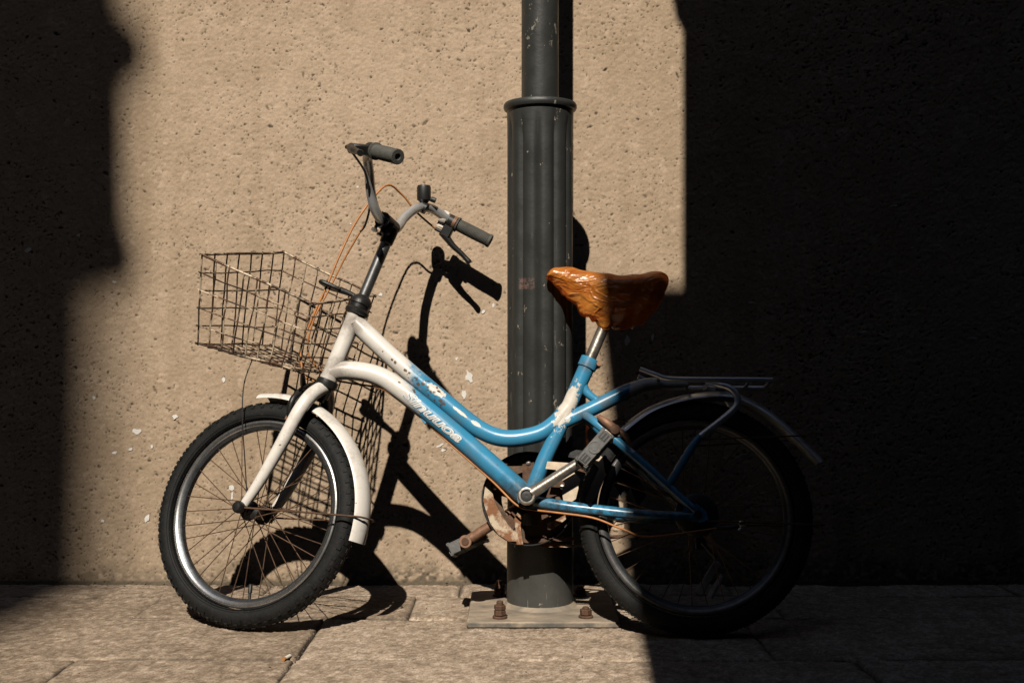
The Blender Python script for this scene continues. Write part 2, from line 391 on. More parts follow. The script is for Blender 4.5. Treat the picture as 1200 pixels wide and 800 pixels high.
# wall: rough stucco relief as real geometry
def make_wall():
    x0, x1, z0, z1 = -1.62, 1.62, -.05, 1.62; st = .0027
    nx, nz = int((x1 - x0) / st), int((z1 - z0) / st); wx, wz = x1 - x0, z1 - z0
    X, Z = np.meshgrid(np.linspace(x0, x1, nx), np.linspace(z0, z1, nz))
    h = (vnoise(nx, nz, wx, wz, .0105) - .5) * .0007 + (vnoise(nx, nz, wx, wz, .0056) - .5) * .0012 + (vnoise(nx, nz, wx, wz, .03) - .5) * .0005 + (vnoise(nx, nz, wx, wz, .16) - .5) * .0012
    h += (NR_.random((nz, nx)) - .5) * .0007
    dens = sstep(fnoise(nx, nz, wx, wz, .30, 3), .30, .68)
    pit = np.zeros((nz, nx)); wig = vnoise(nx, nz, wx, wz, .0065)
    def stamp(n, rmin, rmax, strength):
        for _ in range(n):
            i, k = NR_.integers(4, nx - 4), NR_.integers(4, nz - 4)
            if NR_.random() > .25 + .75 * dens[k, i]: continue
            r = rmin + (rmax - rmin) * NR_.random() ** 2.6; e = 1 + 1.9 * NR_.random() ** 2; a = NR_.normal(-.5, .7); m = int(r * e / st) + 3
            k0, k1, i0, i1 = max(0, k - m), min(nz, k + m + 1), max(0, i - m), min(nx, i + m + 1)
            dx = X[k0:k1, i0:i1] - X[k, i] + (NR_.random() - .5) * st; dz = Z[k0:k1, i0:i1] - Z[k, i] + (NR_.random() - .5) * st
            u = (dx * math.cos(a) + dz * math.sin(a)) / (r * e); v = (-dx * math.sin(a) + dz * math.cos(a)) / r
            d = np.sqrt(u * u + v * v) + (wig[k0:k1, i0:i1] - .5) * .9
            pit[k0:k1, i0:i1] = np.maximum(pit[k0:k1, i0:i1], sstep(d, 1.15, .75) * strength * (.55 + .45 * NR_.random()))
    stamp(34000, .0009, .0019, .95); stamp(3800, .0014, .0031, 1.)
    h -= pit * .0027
    tone = .52 + (fnoise(nx, nz, wx, wz, .5, 4) - .5) * 1.0 + (fnoise(nx, nz, wx, wz, .05, 3) - .5) * .7 + (vnoise(nx, nz, wx, wz, .008) - .5) * .35 + (NR_.random((nz, nx)) - .5) * .55
    fl = sstep(fnoise(nx, nz, wx, wz, .028, 3, .6), .70, .78); tone += fl * .6; tone -= .20 * sstep(Z + (fnoise(nx, nz, wx, wz, .35, 3) - .5) * .5, .62, .05) + .16 * sstep(fnoise(nx, nz, wx, wz, .33, 4, .6), .52, .66)
    stk = fnoise(nx, nz, wx, wz / 16, .04, 3); tone -= sstep(stk, .58, .75) * .22
    ga = fnoise(nx, nz, wx, wz, .07, 4, .6); side = np.where(X < -.45, .42, 1.0) + 0 * X; side = .42 + .58 * sstep(X, -.62, -.30)
    top = .045 + .10 * fnoise(nx, nz, wx, wz, .22, 2) * side
    gr = sstep(Z + (ga - .5) * .11, top, top * .25) * (.35 + .65 * side) * sstep(vnoise(nx, nz, wx, wz, .009), .1, .6) * (.75 + .25 * ga)
    gr = np.maximum(gr, sstep(Z, .014, .002) * .9)
    drip = sstep(fnoise(nx, nz, wx, wz / 12, .05, 2), .60, .74) * sstep(Z, .42, .05) * .35 * side; gr = np.maximum(gr, drip)
    edge = np.minimum(np.minimum(X - x0, x1 - X), z1 - Z); h *= sstep(edge, 0, .05)
    Yv = -h; V = np.stack([X, Yv, Z], -1).reshape(-1, 3)
    E = []; F = []
    def quad(a, b, c, d, y=0.): n = nx * nz + len(E); E.extend([(a, y, c), (b, y, c), (b, y, d), (a, y, d)]); F.append((n, n + 1, n + 2, n + 3))
    quad(-9, x0, -.05, 6); quad(x1, 9, -.05, 6); quad(x0, x1, z1, 6); quad(-9, 9, -.05, 6, .3)
    n = nx * nz + len(E); E.extend([(-9, 0, 6), (9, 0, 6), (9, .3, 6), (-9, .3, 6)]); F.append((n, n + 1, n + 2, n + 3))
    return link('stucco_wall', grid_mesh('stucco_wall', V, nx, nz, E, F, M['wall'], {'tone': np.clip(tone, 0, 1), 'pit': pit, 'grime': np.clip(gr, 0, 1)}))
wl = make_wall()
tag(wl, 'beige speckled stucco wall with dark pits behind the bicycle', 'wall')
# dried paint splashes on the wall
def splash(X, Z, a, b, rot=0, seed=0):
    rg = random.Random(seed); n = 11; pts = []
    for i in range(n):
        t = 2 * math.pi * i / n; r = rg.uniform(.55, 1.2); u, v = math.cos(t) * a * r, math.sin(t) * b * r
        pts.append((u * math.cos(rot) - v * math.sin(rot), u * math.sin(rot) + v * math.cos(rot)))
    return MB().prism(pts, (X, .001, Z), (1, 0, 0), (0, 0, 1), (0, -.0022, 0)).build('paint_splash', M['paintspot'], wl, 0)
WX = lambda x: (x - 600) / 453.
WZ = lambda y: (683 - y) / 453.
for i, (x, y, a, b, r) in enumerate([(271, 571, 3, 4, .2), (272, 581, 1.3, 6, 0), (160, 505, 5, 4, 0), (205, 488, 4, 3, .5), (173, 606, 3, 6, -.3), (110, 466, 2, 2, 0),
        (134, 530, 3, 2, 0), (178, 523, 2, 3, 0), (153, 526, 3, 2, .4), (550, 441, 5, 8, .3), (544, 462, 3, 6, 0), (535, 420, 2, 2, 0), (566, 365, 3, 2, .6), (578, 358, 2, 3, 0), (446, 345, 3, 2, 0), (134, 330, 3, 1.5, -.3),
        (33, 293, 5, 3, .5), (92, 276, 2, 2, 0), (210, 608, 2, 3, 0), (262, 445, 2, 4, 0), (735, 399, 3, 6, .1), (765, 395, 2, 5, 0), (519, 527, 3, 2, .2), (515, 522, 5, 1.5, .4), (120, 610, 2, 2, 0), (419, 219, 1.5, 1.5, 0), (411, 262, 1.2, 1.2, 0),
        (1010, 389, 6, 1, .1), (1033, 391, 6, 1, -.1), (1048, 241, 5, 1, 0), (880, 354, 5, 1, 0), (1140, 396, 8, 1, 0)]):
    splash(WX(x), WZ(y), a / 453, b / 453, r, i)

# ground sheet (joints show it) and paving slabs
g = MB().add([(-60, -60, -.012), (60, -60, -.012), (60, 30, -.012), (-60, 30, -.012)], [(0, 1, 2, 3)]).build('ground', M['mortar'], None, 0)
tag(g, kind='structure')
pv = MB().add([(-6, -6, -.010), (6, -6, -.010), (6, 0, -.010), (-6, 0, -.010)], [(0, 1, 2, 3)]).build('pavement', M['mortar'], None, 0)
tag(pv, kind='structure')
from mathutils import noise as mnoise
def slab(x0, x1, y0, y1, seed):
    rg = np.random.default_rng(seed); near = y1 > -1.2 and x1 > -1.6 and x0 < 1.6; st = .0048 if near else .02
    j = .0020; wx, wy = x1 - x0 - 2 * j, y1 - y0 - 2 * j; nx, ny = max(6, int(wx / st)), max(6, int(wy / st)); cx, cy = (x0 + x1) / 2, (y0 + y1) / 2
    X, Y_ = np.meshgrid(np.linspace(-wx / 2, wx / 2, nx), np.linspace(-wy / 2, wy / 2, ny))
    f = lambda c, o=4, g=.5: fnoise(nx, ny, wx, wy, c, o, g, rg)
    m1, m2, m3 = f(.024, 3, .6), f(.22, 3), f(.0095, 2, .6)
    h = (m1 - .5) * .0018 + (m3 - .5) * .0024 + (rg.random((ny, nx)) - .5) * .0011 + (m2 - .5) * .006 + rg.uniform(-.0022, .0012) + X * rg.uniform(-.004, .004) + Y_ * rg.uniform(-.004, .004)
    cut = sstep(f(.020, 3, .6), .69, .78) * sstep(f(.15, 2), .45, .7); h -= cut * .0030
    e = np.minimum(np.minimum(X + wx / 2, wx / 2 - X), np.minimum(Y_ + wy / 2, wy / 2 - Y_)) / (1 + 2.2 * sstep(f(.09, 3), .5, .8))
    worn = sstep(e, .007, .0); h -= worn * .0038
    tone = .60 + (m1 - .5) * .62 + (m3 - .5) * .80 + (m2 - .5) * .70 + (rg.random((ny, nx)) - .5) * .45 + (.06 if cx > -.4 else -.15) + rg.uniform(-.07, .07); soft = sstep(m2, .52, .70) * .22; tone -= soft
    dark = np.clip(cut * .55 + sstep(e, .0065, .0) * .85 * sstep(f(.06, 3), .35, .6), 0, 1)
    V = np.stack([X, Y_, h], -1).reshape(-1, 3); idx = np.arange(nx * ny).reshape(ny, nx)
    ring = np.concatenate([idx[0, :], idx[1:, -1], idx[-1, -2::-1], idx[-2:0:-1, 0]]); n = nx * ny; E = [(V[i][0], V[i][1], -.05) for i in ring]
    F = [(ring[(a + 1) % len(ring)], ring[a], n + a, n + (a + 1) % len(ring)) for a in range(len(ring))]
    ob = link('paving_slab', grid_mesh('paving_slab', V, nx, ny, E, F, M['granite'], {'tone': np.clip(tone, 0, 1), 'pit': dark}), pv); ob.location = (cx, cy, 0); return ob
rows = [(-.14, -.004, [-3.2, -2.1, -1.35, -.62, -.13, .55, 1.25, 2.2]),
        (-.37, -.14, [-3.2, -1.9, -.86, -.235, .62, 1.5, 2.4]),
        (-.70, -.37, [-3.0, -1.75, -.425, .52, 1.2, 2.3]),
        (-1.10, -.70, [-3.0, -1.6, -.86, -.43, .68, 1.7, 2.4]),
        (-1.55, -1.10, [-2.6, -1.2, -.1, .9, 2.0]), (-2.1, -1.55, [-2.6, -.9, .5, 2.0]), (-2.8, -2.1, [-2.6, -1.3, .1, 1.1, 2.0])]
k = 20
for y0, y1, xs in rows:
    for a, b in zip(xs, xs[1:]):
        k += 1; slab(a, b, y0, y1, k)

# unseen forms shaped or added for the shade (all behind or beside the camera)
def wallpt(X, Z, d): return (X - SX * d, Z + ST * d)            # where the ray to wall point (X, Z) crosses the plane y = -d
def groundpt(X, y, d): return (X - SX * (d + y), ST * (d + y))
def caster(name, d, outline, thick, label):
    o = MB().prism(outline, (0, -d, 0), (1, 0, 0), (0, 0, 1), (0, -thick, 0)).build(name, M['blocker'], None, 0)
    return tag(o, label, 'light blocker')
# right-hand unseen house front, near corner sloped to fit the shadow edge
D = 3.3
ed = lambda Zw: .300 - .109 * Zw
pts = [wallpt(ed(-D), -ST * D, D)]
p0 = (ed(-3.2) - SX * D, 0.0)
out = [(p0[0], 0.0), wallpt(ed(-.9), -.9, D), wallpt(ed(0), 0, D), wallpt(ed(.772), .772, D), wallpt(.47, .772, D), wallpt(.47, 4.6, D), (6.5, wallpt(0, 4.6, D)[1]), (6.5, 0)]
caster('shade_house', D, out, 1.2, 'unseen dark house front shaped to shade the right of the wall')
# unseen board added overhead to cut the sharp upright edge of light
D = 1.75
o = MB().prism([wallpt(.4415, .66, D), wallpt(.4415, 1.44, D), wallpt(.434, 1.475, D), wallpt(.415, 1.51, D), wallpt(.41, 1.75, D), wallpt(1.7, 1.75, D), wallpt(1.7, .66, D)], (0, -D, 0), (1, 0, 0), (0, 0, 1), (0, -.05, 0)).build('shade_board', M['blocker'], None, 0)
tag(o, 'unseen dark board added overhead to cut the light on the right wall', 'board')
# left-hand unseen pier, its mouldings shaped to the wanted shadow edge
D = 8.0
out = [(-8, 0), (wallpt(-1.30, 0, D)[0], 0), wallpt(-1.30, .835, D), wallpt(-1.03, .850, D), wallpt(-.985, .875, D), wallpt(-.975, .905, D), wallpt(-1.005, .96, D), wallpt(-1.012, 1.37, D), wallpt(-.97, 1.40, D), wallpt(-.950, 1.435, D), wallpt(-1.005, 1.485, D), wallpt(-1.03, 1.53, D), wallpt(-1.03, 2.2, D), (-8, wallpt(0, 2.2, D)[1])]
caster('shade_pier', D, out, .1, 'unseen dark pier with its outline shaped to cast the upper left shadow')
D = 20.0  # unseen far house front, edge shaped for the soft lower left shadow
out = [(-13, 0), (groundpt(-1.17, -3.0, D)[0] + .05, 0), groundpt(-1.09, -.9, D), groundpt(-1.09, -.4, D), wallpt(-1.065, 0, D), wallpt(-1.045, .9, D), wallpt(-1.045, 3, D), (-13, wallpt(0, 3, D)[1])]
caster('shade_house_far', D, out, .1, 'unseen tall dark house front shaped to cast the soft lower left shadow')
# unseen blocks added to hold back sun and sky light
o = MB().box((-2.0, -3.5, 1.13), (4.5, 0, 0), (0, .09, 0), (0, 0, 1.13)).build('sun_block_wall', M['blocker'], None, 0)  # added to keep sun off the ground nearer the camera
tag(o, 'unseen dark wall added behind the viewer to keep sun off the near ground', 'wall')
for sx in (-1, 1):  # unseen end blocks, put in to cut ambient light
    o = MB().box((sx * 6.4, -5.2, 3.5), (.6, 0, 0), (0, 5.0, 0), (0, 0, 3.5)).build('sky_block_end', M['blocker'], None, 0)
    tag(o, 'unseen dark block added to cut sky light at the %s end of the lane' % ('left' if sx < 0 else 'right'), 'light blocker', 'added blocks at the lane ends')
o = MB().box((0, -27, 10.5), (16, 0, 0), (0, .6, 0), (0, 0, 10.5)).build('sky_block_rear', M['blocker'], None, 0)  # unseen rear block, added tall to hide the sky in the gap
tag(o, 'unseen dark block added far behind the viewer to hide low sky', 'light blocker')

# ================================================================== POST
PX, PY = .0657, -.286
post = empty('steel_post', (PX, PY, 0)); tag(post, 'dark grey steel post with fluted sleeve bolted to the pavement', 'post')
def sleeve():
    mb = MB(); seg = 144; zs = [.012, .02, .10, .16, .19, .22, .30, .5, .8, 1.04, 1.09, 1.125, 1.145, 1.16, 1.176]
    vs = []
    for z in zs:
        a = max(0, min(1, (z - .17) / .06)) * max(0, min(1, (1.148 - z) / .04)); a = a * a * (3 - 2 * a)
        for k in range(seg):
            th = 2 * math.pi * k / seg; gq = abs(math.sin(6 * th + .55)); rr = .0775 - a * .0072 * (1 - gq) ** 1.6 - a * .0004
            vs.append((rr * math.cos(th), rr * math.sin(th), z))
    fs = [(i * seg + k, i * seg + (k + 1) % seg, (i + 1) * seg + (k + 1) % seg, (i + 1) * seg + k) for i in range(len(zs) - 1) for k in range(seg)]
    return mb.add(vs, fs)
sleeve().build('fluted_sleeve', M['pole'], post, 60)
MB().lathe([(.0435, 1.16), (.0435, 3.25), (.040, 3.29), (.025, 3.315), (.004, 3.322)], seg=48).build('shaft', M['pole'], post)
MB().lathe([(.044, 1.178), (.076, 1.181), (.0825, 1.1795), (.0855, 1.175), (.0857, 1.169), (.0835, 1.164), (.079, 1.162), (.07, 1.162)], seg=72, caps=False).build('collar', M['pole'], post)
base = MB().box((.004, -.012, .005), (.169, 0, 0), (0, .160, 0), (0, 0, .0072), .0035).build('base_plate', M['plate'], post)
wj = []
MB().lathe([(.079, .010), (.086, .0118), (.083, .0155), (.0785, .0195), (.077, .022)], seg=60, caps=False).build('weld_bead', M['plate'], post)
def bolt(x, y, tall, seed):
    rg = random.Random(seed); a0 = rg.uniform(0, 1); ax, ay = math.cos(a0), math.sin(a0)
    b = MB().lathe([(.0165, .0110), (.0165, .0160), (.015, .0175)], (x, y, 0), seg=20)
    for z0, h in ([(.0182, .013)] if not tall else [(.0182, .012), (.0304, .011)]):
        b.lathe([(.0118, z0), (.0135, z0 + .0015), (.0135, z0 + h - .0015), (.0118, z0 + h)], (x, y, 0), seg=6)
    b.lathe([(.0078, .017), (.0078, .034 if not tall else .048), (.0065, .036 if not tall else .050)], (x, y, 0), seg=14)
    b.build('bolt', M['rust'], post, 30)
bolt(-.0925, -.133, True, 1); bolt(.0985, -.128, False, 2); bolt(-.096, .085, True, 3); bolt(.098, .085, False, 4)

# ================================================================== BICYCLE
psi, lam, delta = R(3.742), R(12.186), R(17.351)
fw = Vector((-math.cos(psi), math.sin(psi), 0)); n0 = Vector((-math.sin(psi), -math.cos(psi), 0)); zz = Vector((0, 0, 1))
up = zz * math.cos(lam) - n0 * math.sin(lam); lf = n0 * math.cos(lam) + zz * math.sin(lam)
bike = empty('bicycle'); tag(bike, 'old blue and white bicycle with front wire basket leaning on the steel post', 'bicycle')
BM = Matrix(((fw.x, lf.x, up.x, .3909), (fw.y, lf.y, up.y, -.5430), (fw.z, lf.z, up.z, 0.001), (0, 0, 0, 1)))
bike.matrix_world = BM
RW = .253
def P(x, z, y=0.): return Vector((x, y, z))
# steering frame: base at the lower headset, a along the steerer, q forward, l to the rider's left
SB = P(.8181, .5409); SA = Vector((-.3477, 0, .9376)).normalized(); SQ0 = Vector((SA.z, 0, -SA.x))
SQ = SQ0 * math.cos(delta) - Vector((0, 1, 0)) * math.sin(delta)
SL = Vector((0, 1, 0)) * math.cos(delta) + SQ0 * math.sin(delta)
def S(q, l, a): return SB + SQ * q + SL * l + SA * a

# ---- frame tubes
def tubep(name, pts, r, mat='frame', n=8, seg=20, parent=bike, y=0., smooth=50, squash=None):
    return MB().tube(cat([P(p[0], p[1], p[2] if len(p) > 2 else y) for p in pts], n), r, seg, squash=squash).build(name, M[mat], parent, smooth)
head = MB().tube([S(0, 0, .008), S(0, 0, .03), S(0, 0, .10), S(0, 0, .165), S(0, 0, .176)], [.0205, .0190, .0187, .0192, .0205], 28).build('head_tube', M['frame'], bike, 50)
tubep('top_tube', [(.757, .679), (.7497, .6732), (.6807, .6098), (.6068, .5472), (.5417, .4942), (.5027, .4626), (.4679, .438), (.4297, .422), (.388, .4195), (.3372, .431), (.3034, .454), (.2771, .4846), (.268, .50)], [.0215, .021, .0205, .020, .020, .0195, .019, .018, .0165], seg=24)
down = tubep('down_tube', [(.81, .566), (.7767, .5715), (.7277, .5665), (.6883, .5529), (.6546, .5315), (.6051, .4949), (.5561, .4556), (.5016, .4100), (.3828, .3085), (.366, .293)], [.0205, .0215, .0225, .023, .023, .023, .023], seg=28)
seat = tubep('seat_tube', [(.3583, .2885), (.3291, .3651), (.2939, .4408), (.262, .5134), (.228, .5907)], [.0165, .0165, .0165, .0175, .0185], seg=24)
MB().tube([P(.2335, .578), P(.2245, .5985)], [.0215, .0215], 24).build('seat_clamp', M['frame'], seat)
MB().tube([P(.214, .581, -.008), P(.207, .583, .006), P(.205, .585, .016)], [.006, .0065, .006], 10).build('clamp_bolt', M['rust_crank'], seat)
tubep('rear_tube', [(.30, .449), (.2563, .4694), (.2092, .4925), (.1714, .5118), (.1393, .5275), (.0959, .5415), (.0394, .5425), (.01, .5420)], [.0165, .0168, .017, .0165, .016, .014, .010, .007], seg=22)
tubep('gusset', [(.245, .547), (.2348, .525), (.2148, .5078), (.198, .500), (.185, .5035)], [.0125, .0098, .0088, .0098, .013], seg=16)
for s in (1, -1):
    tubep('seat_stay', [(.236, .468, .012 * s), (.2218, .4575, .030 * s), (.1841, .4234, .046 * s), (.1007, .3486, .055 * s), (.003, .2592, .058 * s)], [.0095, .0095, .0098, .0098, .009], seg=14)
    tubep('chain_stay', [(.352, .281, .020 * s), (.3338, .2776, .034 * s), (.2827, .2691, .046 * s), (.2101, .2607, .052 * s), (.1019, .2510, .057 * s), (-.002, .2487, .058 * s)], [.013, .0125, .012, .0118, .011, .0095], seg=16)
    MB().prism([(.03, .245), (.03, .268), (.0, .275), (-.018, .26), (-.022, .243), (-.008, .236)], P(0, 0, .060 * s), (1, 0, 0), (0, 0, 1), (0, .005 * s, 0)).build('dropout', M['frame'], bike)
MB().lathe([(.0225, -.036), (.0225, .036)], P(.3600, .2880), (0, 1, 0), 28).build('bottom_bracket', M['frame'], bike)
MB().lathe([(.019, -.058), (.019, -.037), (.0085, -.0365), (.0085, .062)], P(.3600, .2880), (0, 1, 0), 20).build('crank_axle', M['blackmetal'], bike)

# ---- lettering wrapped on the down tube
def lettering(text, off, mat, lift, name):
    cu = bpy.data.curves.new('txt', 'FONT'); cu.body = text; cu.size = 1.; cu.shear = .35; cu.offset = off; cu.space_character = 1.0; cu.resolution_u = 3
    to = bpy.data.objects.new('txt', cu); COL.objects.link(to)
    dg = bpy.context.evaluated_depsgraph_get(); me = bpy.data.meshes.new_from_object(to.evaluated_get(dg))
    bpy.data.objects.remove(to)
    bm = bmesh.new(); bm.from_mesh(me); bpy.data.meshes.remove(me)
    xs = [v.co.x for v in bm.verts]; x0, x1 = min(xs), max(xs)
    for i in range(1, 14):
        bmesh.ops.bisect_plane(bm, geom=bm.verts[:] + bm.edges[:] + bm.faces[:], plane_co=(0, -.1 + i * .07, 0), plane_no=(0, 1, 0))
    A = P(.6385, .5205); B = P(.470, .3835); ln = (B - A).length; dx = (B - A).normalized(); cr = Vector((0, 1, 0)); un = Vector((-dx.z, 0, dx.x)); un = un if un.z > 0 else -un
    for v in bm.verts:
        u = (v.co.x - LX0) / (LX1 - LX0) * ln; h = (v.co.y - .36) * .029
        ph = h / .0232 - .02
        v.co = A + dx * u + (cr * math.cos(ph) + un * math.sin(ph)) * (.0230 + lift)
    m = bpy.data.meshes.new(name); bm.to_mesh(m); bm.free(); m.materials.append(M[mat])
    return link(name, m, down)
LX0, LX1 = 0.0, 4.15
lettering('Sinuuoa', .045, 'letter', .0005, 'lettering')
lettering('Sinuuoa', -.026, 'lettershade', .0008, 'lettering_inline')

# ---- headset, stem, bars
MB().lathe([(.019, -.010), (.0245, -.008), (.0255, -.001), (.0245, .008), (.0205, .0095)], S(0, 0, 0), SA, 28).build('lower_headset', M['blackmetal'], bike)
MB().lathe([(.021, .170), (.0275, .173), (.0285, .180), (.0235, .186), (.0235, .194), (.0265, .196), (.0260, .204), (.0195, .213), (.0135, .218)], S(0, 0, 0), SA, 28).build('upper_headset', M['blackmetal'], bike)
stem = MB().tube([S(0, 0, .20), S(0, 0, .39)], .0128, 24).build('stem', M['steel'], bike)
MB().lathe([(.009, .388), (.0155, .389), (.0165, .378), (.0155, .352), (.0135, .350)][::-1], S(0, 0, 0), SA, 24).build('stem_head', M['blackmetal'], stem)
CA = .392
def H(q, l, a): return S(q, l, CA + a)
cb = MB().tube([H(.016, -.027, .004), H(.016, .027, .004)], .0195, 20)
cb.box(H(.004, 0, -.008), SQ * .014, SL * .018, SA * .016, .003).build('bar_clamp', M['blackmetal'], stem)
for s in (-1, 1):
    MB().tube([H(.034, .014 * s, -.020), H(.030, .014 * s, .026)], .0042, 8).tube([H(.0345, .014 * s, -.024), H(.0342, .014 * s, -.017)], .0075, 6).build('clamp_bolt', M['old_chrome'], stem)
def near(p): k = p[1] / .245; return (p[0] + .011 * k, p[1] - .002 * k, p[2] - .016 * k)
barh = [(.016, 0, .004), (.017, .03, .005), (.024, .058, .020), (.034, .082, .050), (.037, .110, .084), (.034, .140, .108), (.020, .168, .118), (-.004, .193, .1145), (-.030, .213, .110), (-.111, .245, .100)]
bp = [H(q, -l, a) for q, l, a in reversed(barh)] + [H(*near(p)) for p in barh[1:]]
MB().tube(cat(bp, 7), .0113, 18).build('handlebar', M['alloy'], bike, 60)
def bar_at(s, t):                      # point on the grip's straight end
    a, b = Vector(barh[-2]), Vector(barh[-1]); v = a + (b - a) * t; v = Vector(near(v)) if s > 0 else v; return H(v.x, s * v.y, v.z)
GD = {s: (bar_at(s, 1) - bar_at(s, 0)).normalized() for s in (1, -1)}
for s in (1, -1):
    L_ = (bar_at(s, 1) - bar_at(s, 0)).length; prof = []
    a0 = bar_at(s, .02); n = 46; ln = L_ + (.002 if s > 0 else .008)
    prof = [(.0118, -.001), (.0192, .0), (.0192, .004), (.0160, .005)]
    for i in range(n + 1):
        prof.append((.0150 + (.0009 if i % 2 else 0) + .0005 * math.sin(i / n * 3.1), .006 + (ln - .014) * i / n))
    prof += [(.0168, ln - .007), (.0168, ln - .001), (.0156, ln), (.0075, ln), (.0065, ln - .003), (.001, ln - .003)]
    MB().lathe(prof, a0, GD[s], 22).build('grip', M['grip'], bike, 30)
# brake levers
def lever(s):
    d = GD[s]; fwd = (SQ - d * SQ.dot(d)).normalized(); dn = fwd.cross(d); dn = dn if dn.dot(SA) < 0 else -dn
    piv = bar_at(s, -.16); k = (fwd * .50 + dn * .87).normalized() if s < 0 else (fwd * .97 + dn * .10).normalized(); ex = 0. if s < 0 else .012
    root = MB().tube([piv - d * .007, piv + d * .009], .0168, 18)
    root.box(piv + k * .024 + d * .002, k * (.018 + ex), d * .013, k.cross(d) * .011, .003)
    root = root.build('brake_lever', M['black'], bike)
    p0 = piv + k * (.034 + ex)
    MB().tube(cat([p0 - d * .010, p0 + d * .010 + k * .008, p0 + d * .032 + k * .018, p0 + d * .060 + k * .026, p0 + d * .082 + k * .034, p0 + d * .089 + k * .037], 6), [.0105, .0105, .0090, .0076, .0068, .0080, .0070], 12, squash=.9).build('lever_blade', M['blackmetal'], root)
    MB().tube([p0 - d * .028, p0 - d * .008], .0045, 10).build('cable_adjuster', M['black'], root)
    return p0 - d * .028
LV = {s: lever(s) for s in (1, -1)}
# clamp rings on the far side next to the lever: white shifter and a rusty band
dfar = GD[-1]
sh = MB().lathe([(.0125, -.004), (.0185, -.003), (.019, .006), (.0175, .012), (.0125, .013)], bar_at(-1, -.42), dfar, 20)
sh.box(bar_at(-1, -.38) + SA * -.018, dfar * .008, SQ * .006, SA * .008, .002).build('shifter_clamp', M['whiteplastic'], bike)
MB().lathe([(.0122, -.004), (.0172, -.004), (.0172, .004), (.0122, .004)], bar_at(-1, -.05), dfar, 18).build('band_clamp', M['rust_crank'], bike)
# bell
bc = H(.031, -.143, .1085)
VU = (BM.inverted().to_3x3() @ zz).normalized()
bell = MB().lathe([(.008, .010), (.0125, .016), (.0165, .019), (.0172, .024), (.0172, .050), (.0155, .0545), (.011, .0555), (.010, .0545), (.002, .0545)], bc, VU, 28).build('bell', M['black'], bike)
MB().tube([bc + dfar * -.005, bc + dfar * .007], .0145, 18).build('bell_clamp', M['black'], bell)
tb = (dfar - SA * dfar.dot(SA)).normalized()
MB().tube([bc + VU * .026 + tb * .014, bc + VU * .028 + tb * .021, bc + VU * .028 + tb * .031], [.004, .007, .0065], 12).build('bell_thumb', M['black'], bell)

# ---- fork
FH = (.0393, 0, -.322)
for s in (1, -1):
    pts = [S(.0, .004 * s, -.012), S(.001, .020 * s, -.022), S(.002, .040 * s, -.044), S(.004, .054 * s, -.085), S(.010, .058 * s, -.16), S(.023, .058 * s, -.25), S(.0375, .057 * s, -.312)]
    MB().tube(cat(pts, 7), [.0165, .0165, .0163, .0158, .0145, .0125, .0105], 20).build('fork_blade', M['white'], bike, 60)
    MB().prism([(-.011, -.012), (.011, -.012), (.011, .014), (.006, .022), (-.006, .022), (-.011, .014)], S(FH[0], .053 * s, FH[2]), SQ, SA, SL * (.006 * s)).build('fork_end', M['blackmetal'], bike)
MB().tube([S(0, 0, -.035), S(0, 0, -.006)], [.0175, .0185], 20).build('fork_crown', M['blackmetal'], bike)

